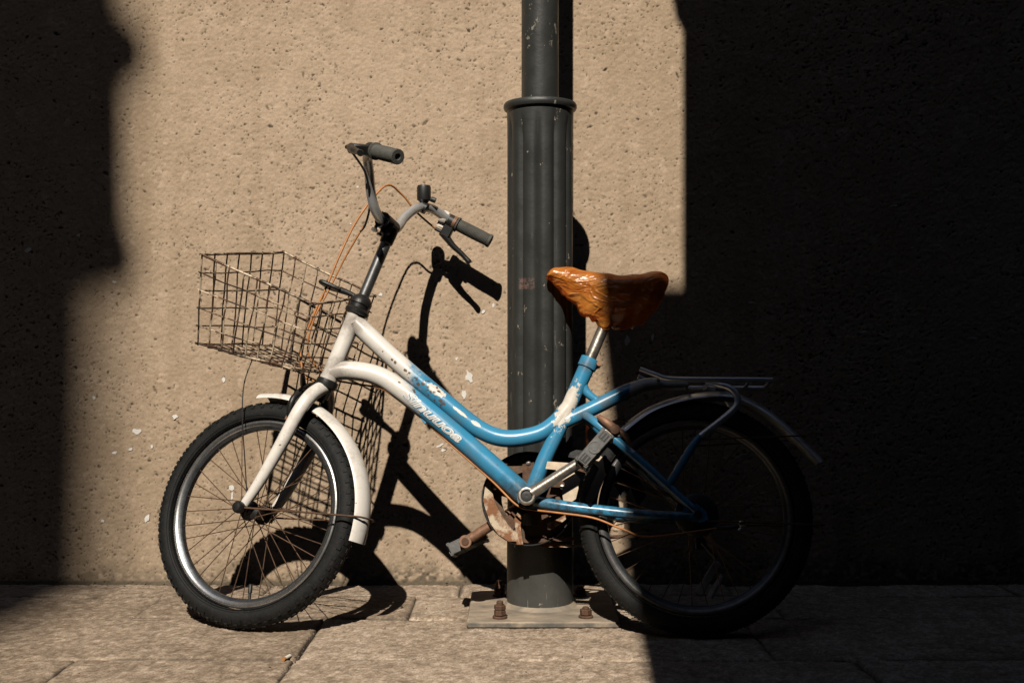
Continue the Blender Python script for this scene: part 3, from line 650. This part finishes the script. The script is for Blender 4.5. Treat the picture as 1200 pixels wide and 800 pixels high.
# ---- wheels
def wheel(c, ax, q, a, knobs, name, spoke_seed, valve_ang, rim_mat='rim'):
    """c hub centre, ax axle, q forward and a up unit vectors in the wheel plane"""
    hub = MB().lathe([(.0045, -.066), (.0045, -.055), (.0045, -.046), (.010, -.045), (.012, -.036), (.0225, -.030), (.0225, -.0265), (.0135, -.024), (.0125, 0), (.0135, .024), (.0225, .0265), (.0225, .030), (.012, .036), (.010, .045), (.0045, .046), (.0045, .066)], c, ax, 24)
    for s in (1, -1):
        hub.lathe([(.0085, s * .058), (.0098, s * .060), (.0098, s * .066), (.0085, s * .068)], c, ax, 6)
    hub = hub.build(name, M['blackmetal'], bike, 40)
    pr = []
    for i in range(25):                                  # tyre carcass
        t = R(-128 + 256 * i / 24); pr.append((RW - .0265 + .0235 * math.cos(t), .0238 * math.sin(t)))
    ty = MB().lathe(pr, c, ax, 110, closed_prof=True)
    rg = random.Random(spoke_seed)
    def pos(th, r, y): return c + (q * math.cos(th) + a * math.sin(th)) * r + ax * y
    N = 62 if knobs else 92
    for i in range(N):
        th = 2 * math.pi * i / N
        rows_ = ((.0, 0, .0046, .0090), (.5, .0125, .0052, .0070), (.5, -.0125, .0052, .0070), (0, .0205, .0046, .0075), (0, -.0205, .0046, .0075)) if knobs else ((0, .006, .0042, .005), (.5, -.006, .0042, .005), (.5, .015, .0042, .005), (0, -.015, .0042, .005))
        for off, y, hy, ht in rows_:
            t = th + off * 2 * math.pi / N; phi = math.asin(max(-1, min(1, y / .0238))); r_ = RW - .0265 + .0235 * math.cos(phi)
            rad = (q * math.cos(t) + a * math.sin(t)); nrm = (rad * math.cos(phi) + ax * math.sin(phi)); tan = (a * math.cos(t) - q * math.sin(t)); bi = nrm.cross(tan)
            h = (.0021 if knobs else .0012) * rg.uniform(.7, 1.1)
            ty.box(pos(t, r_, y), tan * ht * .5 * rg.uniform(.9, 1.1), bi * hy, nrm * h)
    for s in (1, -1):                                    # sidewall ribs
        for rr in (RW - .040, RW - .0345):
            ty.lathe([(rr - .0012, s * .0212), (rr, s * .0232), (rr + .0012, s * .0225)] , c, ax, 90, caps=False)
    ty.build('tyre', M['tyre'], hub, 32)
    r1 = .2095
    rp = [(r1, .0115), (r1 - .0015, .0132), (r1 - .004, .0143), (r1 - .0044, .0137), (r1 - .0062, .0140), (r1 - .0066, .0147), (r1 - .0090, .0143), (r1 - .0118, .0131), (r1 - .0140, .0114), (r1 - .016, .0108), (r1 - .0205, .0065), (r1 - .0215, .0)]
    inner = rp[8:] + [(r, -y) for r, y in reversed(rp[8:-1])] + [(r1 - .0134, -.0100), (r1 - .0134, .0100)]
    MB().lathe(inner, c, ax, 120, closed_prof=True).build('rim_bed', M['rim_dark'], hub, 30)
    rp = rp[:9]; rp = rp + [(r, -y) for r, y in reversed(rp)] + [(r1 - .006, -.010), (r1 - .012, 0), (r1 - .006, .010)]
    MB().lathe(rp, c, ax, 120, closed_prof=True).build('rim', M[rim_mat], hub, 30)
    for i in range(36):
        s = 1 if i % 2 else -1; j = i // 2; cross = 1 if j % 2 else -1
        tr = 2 * math.pi * i / 36 + .04 + rg.uniform(-.012, .012); tf = tr + cross * R(62)
        MB().tube([pos(tf, .020, s * .029), pos(tr, .189, s * .003)], .00115, 5).build('spoke', M['spoke'], hub, 60)
    MB().tube([pos(valve_ang, .190, 0), pos(valve_ang, .176, 0), pos(valve_ang, .1755, 0), pos(valve_ang, .158, 0), pos(valve_ang, .156, 0)], [.003, .003, .0045, .0045, .003], 10).build('valve', M['black'], hub)
    return hub
FC = S(*FH); Y = Vector((0, 1, 0))
fwheel = wheel(FC, SL, SQ, SA, True, 'front_wheel', 3, R(-112))
rwheel = wheel(P(0, RW), Y, Vector((1, 0, 0)), zz, False, 'rear_wheel', 5, R(40), 'rim_rear')
# front axle nut dust cap
MB().lathe([(.013, .066), (.0135, .070), (.0125, .078), (.009, .082), (.002, .083)], FC, SL, 18).build('axle_nut', M['blackmetal'], fwheel)

# ---- fenders
def fender(name, path, ups, side, wd, mat, parent, bow=.010, th=.0016):
    """path of points with outward unit vectors; bowed strip with thickness"""
    n = len(path); m = 10; vs = []; fs = []
    for lay in (0, 1):
        for i in range(n):
            for j in range(m + 1):
                f = -1 + 2 * j / m; vs.append(path[i] + side * (f * wd) - ups[i] * (bow * f * f + .003 * abs(f) ** 6) - ups[i] * (th * lay))
    W_ = m + 1; o = n * W_
    for i in range(n - 1):
        for j in range(m):
            a_ = i * W_ + j; fs.append((a_, a_ + 1, a_ + W_ + 1, a_ + W_)); fs.append((o + a_, o + a_ + W_, o + a_ + W_ + 1, o + a_ + 1))
        for j in (0, m):
            a_ = i * W_ + j; fs.append((a_, a_ + W_, o + a_ + W_, o + a_))
    for i in (0, n - 1):
        for j in range(m):
            a_ = i * W_ + j; fs.append((a_, o + a_, o + a_ + 1, a_ + 1))
    return MB().add(vs, fs).build(name, mat, parent, 50)
fp, fu = [], []
for i in range(49):
    t = R(67 + (175 - 67) * i / 48); rad = SQ * math.cos(t) + SA * math.sin(t); fu.append(rad); fp.append(FC + rad * (.2735 + .006 * max(0, (i - 20) / 28)))
ff = fender('front_fender', fp, fu, SL, .0315, M['white'], bike, .013)
pp = cat([P(*p) for p in [(.172, .425), (.1605, .4430), (.0965, .4905), (.0212, .5165), (-.0592, .5255), (-.1092, .5155), (-.1728, .4790), (-.235, .421), (-.2769, .3767)]], 7)
pu = []
for i in range(len(pp)):
    T = (pp[min(i + 1, len(pp) - 1)] - pp[max(i - 1, 0)]).normalized(); nn = Vector((T.z, 0, -T.x)); pu.append(nn if nn.dot(pp[i] - P(-.02, .253)) > 0 else -nn)
rf = fender('rear_fender', pp, pu, Y, .030, M['fender'], bike, .012)
# front stay: one rusty wire from each axle end round the fender
t = R(164); rad = SQ * math.cos(t) + SA * math.sin(t); tip = FC + rad * .2835
sp = [FC + SL * .070, FC + SL * .066 + rad * .03, FC + SL * .052 + rad * .16, FC + SL * .036 + rad * .262, FC + SL * .022 + rad * .2805, FC + rad * .2845, FC - SL * .022 + rad * .2805, FC - SL * .036 + rad * .262, FC - SL * .052 + rad * .16, FC - SL * .070]
MB().tube(cat(sp, 7), .0021, 8).build('fender_stay', M['rust'], bike, 60)
for z1, tg in ((.010, (-.224, .432)), (-.02, (-.262, .395))):
    for s in (1, -1):
        pass
sp = lambda x0, z0, x1, z1: cat([P(x0, z0, .058), P((x0 + x1) / 2, (z0 + z1) / 2, .048), P(x1 + .006, z1, .034), P(x1 - .006, z1, .018), P(x1 - .007, z1, -.018), P(x1 + .006, z1, -.034), P((x0 + x1) / 2, (z0 + z1) / 2, -.048), P(x0, z0, -.058)], 6)
MB().tube(sp(-.008, .412, -.232, .424), .0018, 7).build('fender_stay', M['rust'], bike, 60)
MB().tube(sp(-.012, .240, -.262, .236), .0018, 7).build('reflector_stay', M['rust'], bike, 60)

# ---- front caliper brake
def caliper(c, f, l, a, parent_name):
    m = MB().tube([c - f * .03, c + f * .038], .005, 10)
    m.tube(cat([c + f * .022 + a * .034 - l * .026, c + f * .024 + a * .022 - l * .004, c + f * .022 + a * .004 + l * .020, c + f * .020 - a * .022 + l * .040, c + f * .016 - a * .050 + l * .040, c + f * .012 - a * .066 + l * .030], 6), [.005, .0072, .0085, .008, .0065, .0055], 10)
    m.tube(cat([c + f * .030 + a * .040 + l * .030, c + f * .032 + a * .020 + l * .008, c + f * .030 + a * .002 - l * .018, c + f * .026 - a * .022 - l * .040, c + f * .018 - a * .050 - l * .040, c + f * .012 - a * .066 - l * .030], 6), [.005, .0072, .0085, .008, .0065, .0055], 10)
    b = m.build('brake_caliper', M['blackmetal'], bike)
    for s in (1, -1):
        MB().box(c + f * .010 - a * .064 + l * .021 * s, f * .022, l * .005, a * .0055, .002).build('brake_pad', M['rust_crank'], b)
    MB().lathe([(.004, .036), (.008, .037), (.008, .044), (.004, .046)], c, f, 6).build('brake_bolt', M['old_chrome'], b)
caliper(S(.020, 0, -.040), SQ, SL, SA, bike)
# rear brake arm and cable end by the seat stay
rb = MB().tube(cat([P(.207, .461, .050), P(.196, .452, .056), P(.178, .437, .056), P(.168, .424, .046)], 5), [.006, .0085, .0105, .008], 12)
rb.tube(cat([P(.166, .432, .050), P(.150, .420, .052), P(.138, .396, .050)], 5), [.007, .007, .005], 10)
rb = rb.build('rear_brake', M['rust_crank'], bike)
MB().lathe([(.0075, -.006), (.0105, -.005), (.0105, .010), (.006, .011)], P(.172, .432, .058), (0, 1, 0), 14).build('brake_bolt', M['rust'], rb)

# ---- rear rack (one welded tube set)
for s in (1, -1):
    tubep('rack_rail', [(.1168, .5670, .048 * s), (.0836, .5535, .052 * s), (.0525, .5440, .054 * s), (-.0301, .5425, .055 * s), (-.120, .5425, .054 * s), (-.167, .5425, .050 * s)], [.0052, .0058, .006, .006, .006, .0055], 'fender', seg=12)
    tubep('rack_stay', [(-.030, .540, .030 * s), (-.0486, .5332, .050 * s), (-.0768, .5221, .056 * s), (-.0905, .4998, .058 * s), (-.0789, .4738, .059 * s), (-.0088, .4182, .060 * s)], [.0068, .0072, .0075, .0075, .0075, .0075], 'fender', seg=14)
    tubep('rack_brace', [(-.0080, .4175, .060 * s), (.0080, .396, .060 * s), (.0507, .3267, .0585 * s), (.060, .312, .057 * s)], [.0082, .0085, .0085, .008], seg=14)
for x, z in ((.075, .550), (.01, .542), (-.06, .5415), (-.12, .5415), (-.164, .5415)):
    MB().tube([P(x, z, -.053), P(x, z, .053)], .0042, 10).build('rack_bar', M['fender'], bike)
# ---- rear hub band brake, sprocket, kickstand
dr = MB().lathe([(.012, .030), (.043, .031), (.046, .034), (.046, .046), (.041, .049), (.018, .050), (.016, .053), (.006, .054)], P(0, RW), (0, 1, 0), 32).build('brake_drum', M['blackmetal'], bike)
MB().tube(cat([P(-.035, .228, .050), P(-.065, .226, .052), P(-.088, .232, .053)], 4), [.005, .0055, .0045], 10).build('brake_arm', M['blackmetal'], dr)
cc = MB().lathe([(.005, -.008), (.0085, -.007), (.0085, .006), (.0065, .010), (.002, .0115)], P(-.0925, .2352, .056), (0, 1, 0), 14)
cc.tube([P(-.092, .228, .058), P(-.084, .221, .058)], .003, 8).build('cable_anchor', M['chrome'], dr)
nz_ = MB()
for i in range(32):
    t = 2 * math.pi * i / 32
    nz_.box(P(math.cos(t) * .032, RW + math.sin(t) * .032, -.0445), Vector((math.cos(t), 0, math.sin(t))) * .003, Vector((-math.sin(t), 0, math.cos(t))) * .0018, (0, .0012, 0))
nz_.lathe([(.010, -.046), (.0305, -.046), (.0305, -.043), (.010, -.043)], P(0, RW), (0, 1, 0), 32).build('sprocket', M['rust'], bike)
ks = MB().box(P(-.018, .215, -.066), Vector((.012, 0, 0)), (0, .003, 0), (0, 0, .03), .002)
ks = ks.build('kickstand', M['blackmetal'], bike)
dl = (P(-.0074, .0878) - P(-.0529, .159)).normalized(); pe = Vector((dl.z, 0, -dl.x))
MB().box((P(-.0529, .159, -.048) + P(-.0074, .0878, -.048)) / 2, dl * .042, pe * .0085, (0, .004, 0), .002).build('stand_leg', M['whiteplastic'], ks)
MB().tube(cat([P(-.062, .131, -.046), P(-.057, .122, -.046), P(-.045, .103, -.046), P(-.0335, .082, -.046)], 4), [.006, .006, .007, .0065], 10).build('stand_foot', M['whiteplastic'], ks)
MB().tube([P(-.020, .200, -.060), P(-.050, .165, -.052)], .005, 10).build('stand_link', M['blackmetal'], ks)

# ---- cranks, chainring, guard, pedals
BB = P(.3600, .2880); RC = P(.3620, .2915)
cdir = (P(.2155, .3748) - P(.3584, .2832)).normalized()
def crank(s, mat):
    d = cdir * s; y0 = .064 * s; b = BB + Y * y0; e = b + d * .170 + Y * (.008 * s); pn = Vector((-d.z, 0, d.x))
    m = MB().tube([b + d * .012, b + d * .05 + Y * .002 * s, e - d * .014], [.0135, .0125, .0118], 16, squash=.95)
    m.lathe([(.0185, -.011), (.0195, -.009), (.0195, .009), (.0175, .011), (.0165, .0112), (.013, .011), (.0125, .004)], b, Y * s, 28)
    m.lathe([(.0135, -.009), (.0145, -.008), (.0145, .008), (.0135, .009)], e, Y * s, 22)
    o = m.build('crank_arm', M[mat], bike)
    MB().lathe([(.0125, .003), (.0125, .0065), (.006, .0075), (.002, .0072)], b, Y * s, 20).build('crank_cap', M['black'], o)
    if s < 0: MB().lathe([(.008, -.0095), (.0085, -.011), (.004, -.0115)], e, Y * s, 16).build('pedal_bolt', M['rust'], o)
    return e
EN = crank(1, 'old_chrome'); EF = crank(-1, 'rust_crank')
def pedal(e, s, ang):
    u = Vector((math.cos(ang), 0, math.sin(ang))); v = Vector((-u.z, 0, u.x)); o = e + Y * (.012 * s); L_ = .088
    m = MB().tube([e, o + Y * (L_ * s)], .0078, 14)
    for f in (0.04, .5, .97):                       # end plates and the middle web
        c = o + Y * (s * L_ * f)
        m.box(c, u * (.042 if f != .5 else .034), v * .0138, Y * .0042, .002)
    for k in (-1, 1):                               # long rails with slots between
        for w_ in (-1, 1):
            m.box(o + Y * (s * L_ / 2) + u * (.040 * k) + v * (.0115 * w_), u * .0040, v * .0040, Y * (L_ / 2), .001)
        for q_ in (.16, .28, .72, .84):
            m.box(o + Y * (s * L_ * q_) + u * (.031 * k), u * .0115, v * .012, Y * .0022)
    m.box(o + Y * (s * L_ * .5), u * .014, v * .0125, Y * (L_ * .5), .003)
    pd_ = m.build('pedal', M['pedal'], bike)
    endc = o + Y * (s * (L_ * .97 + .0042))
    MB().lathe([(.0135, 0), (.0135, .0015), (.0115, .0018), (.011, .0008), (.008, .0008), (.0075, .0016), (.001, .0018)], endc, Y * s, 24).build('end_cap', M['pedal'], pd_)
    for k in (-1, 1):
        MB().box(endc + u * (.0295 * k) + Y * (.0004 * s), u * .0085, v * .0085, Y * .0007).build('slot', M['black'], pd_)
        for w_ in (-.5, .5):
            MB().box(endc + u * (.0295 * k) + v * (.0075 * w_) + Y * (.0011 * s), u * .0075, v * .0012, Y * .0009).build('slot_rib', M['pedal'], pd_)
        MB().box(o + Y * (s * L_ * .5) + u * (.0447 * k), u * .0012, v * .007, Y * (L_ * .3)).build('reflector', M['guard'], pd_)
pedal(EN, 1, R(131)); pedal(EF, -1, R(155))
# chainring on the far side
YR = -.046
cr_ = MB().lathe([(.088, YR - .0012), (.0895, YR - .0012), (.0895, YR + .0012), (.088, YR + .0012)], RC, (0, 1, 0), 88, closed_prof=True)
for i in range(44):
    t = 2 * math.pi * i / 44
    cr_.box(RC + Y * YR + P(math.cos(t) * .0935, math.sin(t) * .0935), Vector((math.cos(t), 0, math.sin(t))) * .0028, Vector((-math.sin(t), 0, math.cos(t))) * .002, (0, .0012, 0))
ring = []
for i in range(5):
    t = 2 * math.pi * i / 5 + .3; d = Vector((math.cos(t), 0, math.sin(t))); n_ = Vector((-d.z, 0, d.x))
    cr_.box(RC + Y * YR + d * .052, d * .037, n_ * .013, (0, .0012, 0))
cr_.lathe([(.010, YR - .0012), (.034, YR - .0012), (.034, YR + .0012), (.010, YR + .0012)], RC, (0, 1, 0), 40, closed_prof=True)
cr_ = cr_.build('chainring', M['rust'], bike)
MB().lathe([(.060, YR - .0045), (.094, YR - .0045), (.094, YR - .0030), (.060, YR - .0030)], RC, (0, 1, 0), 72, closed_prof=True).build('guard_disc', M['rust_dark'], cr_)
MB().lathe([(.086, YR - .010), (.1035, YR - .009), (.1050, YR), (.1035, YR + .006), (.1015, YR + .006), (.1025, YR - .002), (.1015, YR - .0075), (.086, YR - .0075)], RC, (0, 1, 0), 80, closed_prof=True).build('guard_rim', M['blackmetal'], cr_)
for i in range(5):
    t = 2 * math.pi * i / 5 + .3
    MB().lathe([(.0045, YR + .001), (.0055, YR + .002), (.0055, YR + .004), (.003, YR + .005)], RC + P(math.cos(t) * .079, math.sin(t) * .079), (0, 1, 0), 10).build('ring_bolt', M['old_chrome'], cr_)
# torn pieces of the old chain case
def sheet(name, pts, y, mat='guard', parent=bike):
    return MB().prism(pts, P(0, 0, y), (1, 0, 0), (0, 0, 1), (0, -.0015, 0)).build(name, M[mat], parent, 0)
case = sheet('chain_case', [(.455, .262), (.462, .285), (.458, .318), (.447, .345), (.441, .338), (.446, .315), (.441, .300), (.436, .283), (.430, .270), (.418, .250), (.405, .232), (.395, .221), (.380, .214), (.383, .196), (.405, .197), (.428, .212), (.445, .235)], YR + .012)
sheet('case_strip', [(.372, .190), (.386, .190), (.392, .246), (.384, .262), (.374, .252), (.378, .232)], YR + .015, 'guard', case)
sheet('case_flap', [(.318, .366), (.255, .362), (.262, .345), (.246, .327), (.256, .286), (.268, .277), (.282, .276), (.286, .300), (.280, .318), (.292, .335), (.300, .348), (.322, .350)], .030, 'torn', case)
sheet('case_shard', [(.246, .362), (.224, .370), (.206, .352), (.222, .318), (.236, .282), (.224, .272), (.206, .302), (.192, .336), (.198, .376), (.222, .392), (.238, .380)], .026, 'torn', case)
sheet('case_plate', [(.30, .408), (.20, .396), (.12, .352), (.10, .30), (.12, .275), (.135, .318), (.155, .295), (.175, .33), (.205, .372), (.30, .392)], YR - .018, 'blackmetal', case)
sheet('case_tail', [(.166, .292), (.152, .284), (.150, .230), (.166, .222), (.180, .226), (.168, .246), (.178, .262)], YR - .010, 'guard', case)
sheet('case_foot', [(.335, .196), (.250, .192), (.20, .200), (.202, .194), (.26, .186), (.336, .186)], YR - .012, 'guard', case)
sheet('case_tongue', [(.320, .236), (.296, .246), (.276, .258), (.270, .252), (.288, .238), (.306, .224), (.318, .226)], YR + .020, 'guard', case)
# chain (links too small to pick apart)
ch = MB(); path = []
a0 = RC + Y * YR; b0 = P(0, RW, YR); r1, r2 = .0935, .033
dv = (b0 - a0); dist = dv.length; base_a = math.atan2(dv.z, dv.x); off = math.acos((r1 - r2) / dist)
def arc(c, r, t0, t1, n): return [c + P(math.cos(t0 + (t1 - t0) * i / n) * r, math.sin(t0 + (t1 - t0) * i / n) * r) for i in range(n + 1)]
path = arc(a0, r1, base_a + off, base_a + 2 * math.pi - off, 40) + arc(b0, r2, base_a - off, base_a + off, 14) + [a0 + P(math.cos(base_a + off) * r1, math.sin(base_a + off) * r1)]
acc = 0.; k = 0
for p, q_ in zip(path, path[1:]):
    L_ = (q_ - p).length; d = (q_ - p).normalized() if L_ > 1e-6 else Vector((1, 0, 0)); n_ = Vector((-d.z, 0, d.x))
    while acc < L_:
        c = p + d * acc; w_ = .0032 if k % 2 else .0022
        for s in (1, -1): ch.box(c + Y * (w_ * s), d * .0072, n_ * .0038, Y * .0005)
        acc += .0127; k += 1
    acc -= L_
chn = ch.build('chain', M['rust'], bike, 0); tag(chn, kind='stuff')

# ---- seat post and saddle (bag over it is a thing of its own)
tubep('seat_post', [(.231, .585), (.2146, .6238), (.1973, .6649), (.187, .690), (.180, .706)], .0128, 'old_chrome', seg=20)
TOP = [(.326, .7835), (.318, .7965), (.300, .8035), (.27, .8035), (.235, .797), (.195, .790), (.155, .7865), (.12, .7885), (.09, .7945), (.066, .7925), (.052, .775)]
BOT = [(.326, .7800), (.318, .7710), (.300, .7560), (.27, .7270), (.235, .6960), (.195, .6800), (.155, .6750), (.12, .6790), (.09, .7010), (.066, .7360), (.052, .7660)]
WID = [.006, .018, .025, .030, .038, .052, .070, .083, .088, .074, .030]
def loft(inner):
    st = [Vector((t[0], t[1], b[1])) for t, b in zip(TOP, BOT)]; st2 = cat(st, 5); wd = cat([Vector((w_, 0, 0)) for w_ in WID], 5); seg = 64 if not inner else 40; vs, fs = [], []
    n = len(st2)
    for i in range(n):
        x, zt, zb = st2[i]; W_ = max(.004, wd[i].x); mid = zt - min(.035, (zt - zb) * .5) if not inner else zt - min(.022, (zt - zb) * .45)
        if inner: zb = max(zb + .004, zt - .036 - .03 * max(0, .12 - x) / .07); W_ = max(.003, W_ * .72 - .004); zt -= .011; x = min(x, .255 + (x - .255) * .25)
        for k in range(seg):
            t = 2 * math.pi * k / seg; c, s = math.cos(t), math.sin(t)
            if not inner and k == 0: zb += .010 * mnoise.noise(Vector((x * 55, 2.2, 0))) + .006 * mnoise.noise(Vector((x * 140, 5.2, 0)))
            if s >= 0: y = W_ * math.copysign(abs(c) ** .75, c); z = mid + (zt - mid) * s ** .8
            else:
                d = -s; y = W_ * math.copysign(abs(c) ** .8, c) * (1 - (.45 if not inner else .2) * d); z = mid - (mid - zb) * d ** .9
            p = Vector((x, y, z))
            if not inner:
                dn = max(0., -s); al = x * .62 - z * .78; cr = x * .78 + z * .62; q_ = Vector((al * 9, y * 26, cr * 46)); dn = .25 + .75 * dn
                wr = mnoise.fractal(Vector((al * 6, y * 9, cr * 24)), .9, 2.0, 2) * .012 * dn + (1 - abs(mnoise.noise(Vector((al * 7 + 3, y * 14, cr * 38))))) ** 2 * .011 * dn - .005 * dn
                o_ = Vector((0, c, s)).normalized(); p += o_ * wr
            vs.append(p)
    for i in range(n - 1):
        for k in range(seg):
            m = (k + 1) % seg; fs.append((i * seg + k, i * seg + m, (i + 1) * seg + m, (i + 1) * seg + k))
    fs.append(tuple(range(seg))); fs.append(tuple((n - 1) * seg + k for k in range(seg)))
    return MB().add(vs, fs)
SYAW = Matrix.Translation(P(.187, .70)) @ Matrix.Rotation(R(11), 4, 'Z') @ Matrix.Translation(-P(.187, .70))
sd = loft(True).build('saddle', M['saddle'], bike, 60); sd.matrix_local = SYAW
for s in (1, -1):
    MB().tube(cat([P(.245, .770, .010 * s), P(.225, .748, .014 * s), P(.18, .722, .018 * s), P(.13, .735, .024 * s), P(.105, .755, .030 * s)], 5), .0035, 8).build('saddle_rail', M['blackmetal'], sd)
bag = loft(False).build('plastic_bag', M['bag'], None, 70); bag.matrix_world = BM @ SYAW
tag(bag, 'wrinkled orange plastic bag wrapped over the bicycle saddle', 'plastic bag')
kn = MB().tube(cat([P(.194, .690), P(.192, .678), P(.190, .668), P(.186, .662)], 4), [.026, .021, .018, .012], 14, squash=.8).build('gathered_hem', M['bag'], bag)

# ---- basket
bc_ = {'A': (1.0839, .1211, .8089), 'B': (.985, -.1835, .9053), 'C': (.7580, -.206, .7986), 'D': (.8300, .1141, .6980), 'a': (1.1001, .0610, .6204), 'b': (1.0172, -.2392, .6802), 'c': (.8250, -.2503, .6068), 'd': (.8780, .0696, .5590)}
bc_ = {k: Vector(v) for k, v in bc_.items()}
rim = MB()
def wob(a, b, n=5, amp=.0030, ext=0.):
    d = (b - a); pts = []
    if ext: pts.append(a - d.normalized() * ext)
    for i in range(n + 1): pts.append(a + d * (i / n) + (Vector((random.uniform(-1, 1), random.uniform(-1, 1), random.uniform(-1, 1))) * amp if 0 < i < n else Vector()))
    if ext: pts.append(b + d.normalized() * ext)
    return cat(pts, 2)
basket = MB()
for a, b in ('AB', 'BC', 'CD', 'DA'): basket.tube(wob(bc_[a], bc_[b], 4, .002, .004), .0030, 7)
basket = basket.build('basket', M['wire'], bike, 60)
def bil(f, u, v): a, b, c, d = f; return a * (1 - u) * (1 - v) + b * u * (1 - v) + c * u * v + d * (1 - u) * v
def wire(pts, r=.0018): MB().tube(pts, r, 6).build('wire', M['wire'], basket, 60)
faces = {'AB': ('A', 'B', 'b', 'a', 7), 'BC': ('B', 'C', 'c', 'b', 8), 'CD': ('C', 'D', 'd', 'c', 7), 'DA': ('D', 'A', 'a', 'd', 8)}
NR = 5
for nm, (p, q_, r_, s_, nv) in faces.items():
    f = (bc_[p], bc_[q_], bc_[r_], bc_[s_])
    for i in range(nv + 1 if nm in ('AB', 'CD') else nv):
        if i == 0 and nm in ('BC', 'DA'): continue
        u = i / nv
        wire(wob(bil(f, u, -.015), bil(f, u, 1.02), 5, .0022))
    for j in range(1, NR + 1):
        v = j / NR; wire(wob(bil(f, 0, v), bil(f, 1, v), 5, .0022, .007),   .0018 if j < NR else .0024)
fb = (bc_['a'], bc_['b'], bc_['c'], bc_['d'])
sag = lambda u, v: Vector((0, 0, -.008 * math.sin(math.pi * u) * math.sin(math.pi * v)))
for i in range(1, 10):
    u = i / 10; wire([bil(fb, u, v / 6) + sag(u, v / 6) for v in range(7)])
for i in range(1, 9):
    v = i / 9; wire([bil(fb, u / 6, v) + sag(u / 6, v) - SA * .003 for u in range(7)])
# bracket from basket back to the headset
br = MB().tube(cat([S(.0, 0, .205), S(.03, .004, .212), S(.062, .006, .214)], 5), [.006, .006, .008], 12)
for s in (1, -1):
    br.tube(cat([S(.055, .004 * s, .214), S(.085, .016 * s, .216), S(.105, .022 * s, .217), S(.112, .016 * s, .217), S(.100, .006 * s, .216)], 5), [.005, .0055, .0055, .005, .004], 10)
br.box(S(.085, .004, .214), SQ * .03, SL * .014, SA * .002, .001)
br.build('basket_bracket', M['blackmetal'], bike)
# ---- cables
def bl(x, y, Yw):                       # photo-measured points were turned into bike coordinates here: (x, y) at world depth Yw
    v = Vector(((x - 600) / 1333.3 * (Yw - CAM_Y), Yw, CAM_Z + (400 - y) / 1333.3 * (Yw - CAM_Y))); return BM.inverted() @ v
def cable(name, pts, r, mat, n=6): return MB().tube(cat(pts, n), r, 8).build(name, M[mat], bike, 60)
cable('brake_cable', [LV[-1], H(.050, -.150, .095), H(.085, -.11, .118), H(.105, -.06, .112), S(.115, -.025, .40), S(.105, .0, .30), S(.10, .006, .22), S(.102, .006, .14), S(.104, -.002, .06), S(.075, -.012, .004), S(.052, -.026, -.002)], .0026, 'cable')
cable('lever_cable', [LV[1], H(.050, .180, .088), H(.036, .135, .070), H(.034, .095, .042), H(.038, .06, .012), S(.052, .03, .372), S(.060, .026, .355)], .0026, 'blackcable')
cable('gear_cable', [S(.057, .028, .368), S(.060, .026, .355), S(.080, .012, .29), S(.088, .008, .22), S(.092, .012, .12), S(.082, -.01, .05), S(.03, -.045, .02), P(.775, .548, -.026), P(.735, .540, -.012), P(.70, .532, .0), P(.676, .520, .004), P(.640, .494, .0), P(.590, .455, .0), P(.575, .441, .0), P(.53, .402, .002), P(.44, .325, .004), P(.385, .273, .012), P(.35, .262, .03), P(.30, .255, .05), P(.22, .244, .060), P(.16, .222, .062), P(.10, .206, .058), P(-.04, .225, .056)], .0023, 'cable', 5)
cl_ = MB().box(P(.592, .462, .0), Vector((.006, 0, -.005)), (0, .006, 0), Vector((.006, 0, .008)), .001).build('cable_clip', M['frame'], down)
cable('black_cable', [S(.030, -.02, .02), S(.06, -.03, -.02), S(.05, -.03, -.04)], .0024, 'blackcable')
# loose wire hanging from the basket to the front hub
cable('hanging_wire', [bl(296, 420, -.33), bl(286, 450, -.35), bl(284, 490, -.37), bl(287, 540, -.38), bl(290, 590, -.40)], .0014, 'blackcable')

# ================================================================== small things on the pavement
cx, cy = -.4456, -.712
d = Vector((.30, .95, 0)).normalized()
cg = MB().tube([Vector((-.0, 0, 0)), d * .020], .0040, 12).build('cigarette_butt', M['paper'], None, 40)
cg.location = (cx, cy, .0035); tag(cg, 'stubbed white cigarette butt lying in a paving joint', 'cigarette butt')
MB().tube([-d * .007, d * 0], [.0038, .0041], 12).build('filter', M['filter'], cg)

gm = MB(); rg = random.Random(5)
for i in range(420):
    if i < 300: x, y = rg.uniform(-1.6, 1.5), -abs(rg.gauss(0, .018)) - .003
    elif i < 360: x, y = -.43 + rg.gauss(0, .004), rg.uniform(-1.1, -.37)
    else: x, y = rg.uniform(-1.4, 1.3), rg.uniform(-1.0, -.05)
    r = rg.uniform(.0009, .0026) * (1.5 if rg.random() < .08 else 1); c = Vector((x, y, r * .4))
    ds = [Vector((rg.uniform(-1, 1), rg.uniform(-1, 1), rg.uniform(-.6, .6))).normalized() * r * rg.uniform(.7, 1.3) for _ in range(3)]
    gm.add([c + ds[0], c + ds[1], c + ds[2], c - ds[0], c - ds[1], c - ds[2]], [(0, 1, 2), (0, 2, 4), (0, 4, 5), (0, 5, 1), (3, 2, 1), (3, 4, 2), (3, 5, 4), (3, 1, 5)])
gt = gm.build('grit', M['mortar'], None, 0); tag(gt, 'fine dirt crumbs along the foot of the wall', 'grit', kind='stuff')

# ------------------------------------------------------------------ render settings
scene.render.engine = 'CYCLES'
scene.cycles.max_bounces = 5; scene.cycles.diffuse_bounces = 0; scene.cycles.transparent_max_bounces = 8
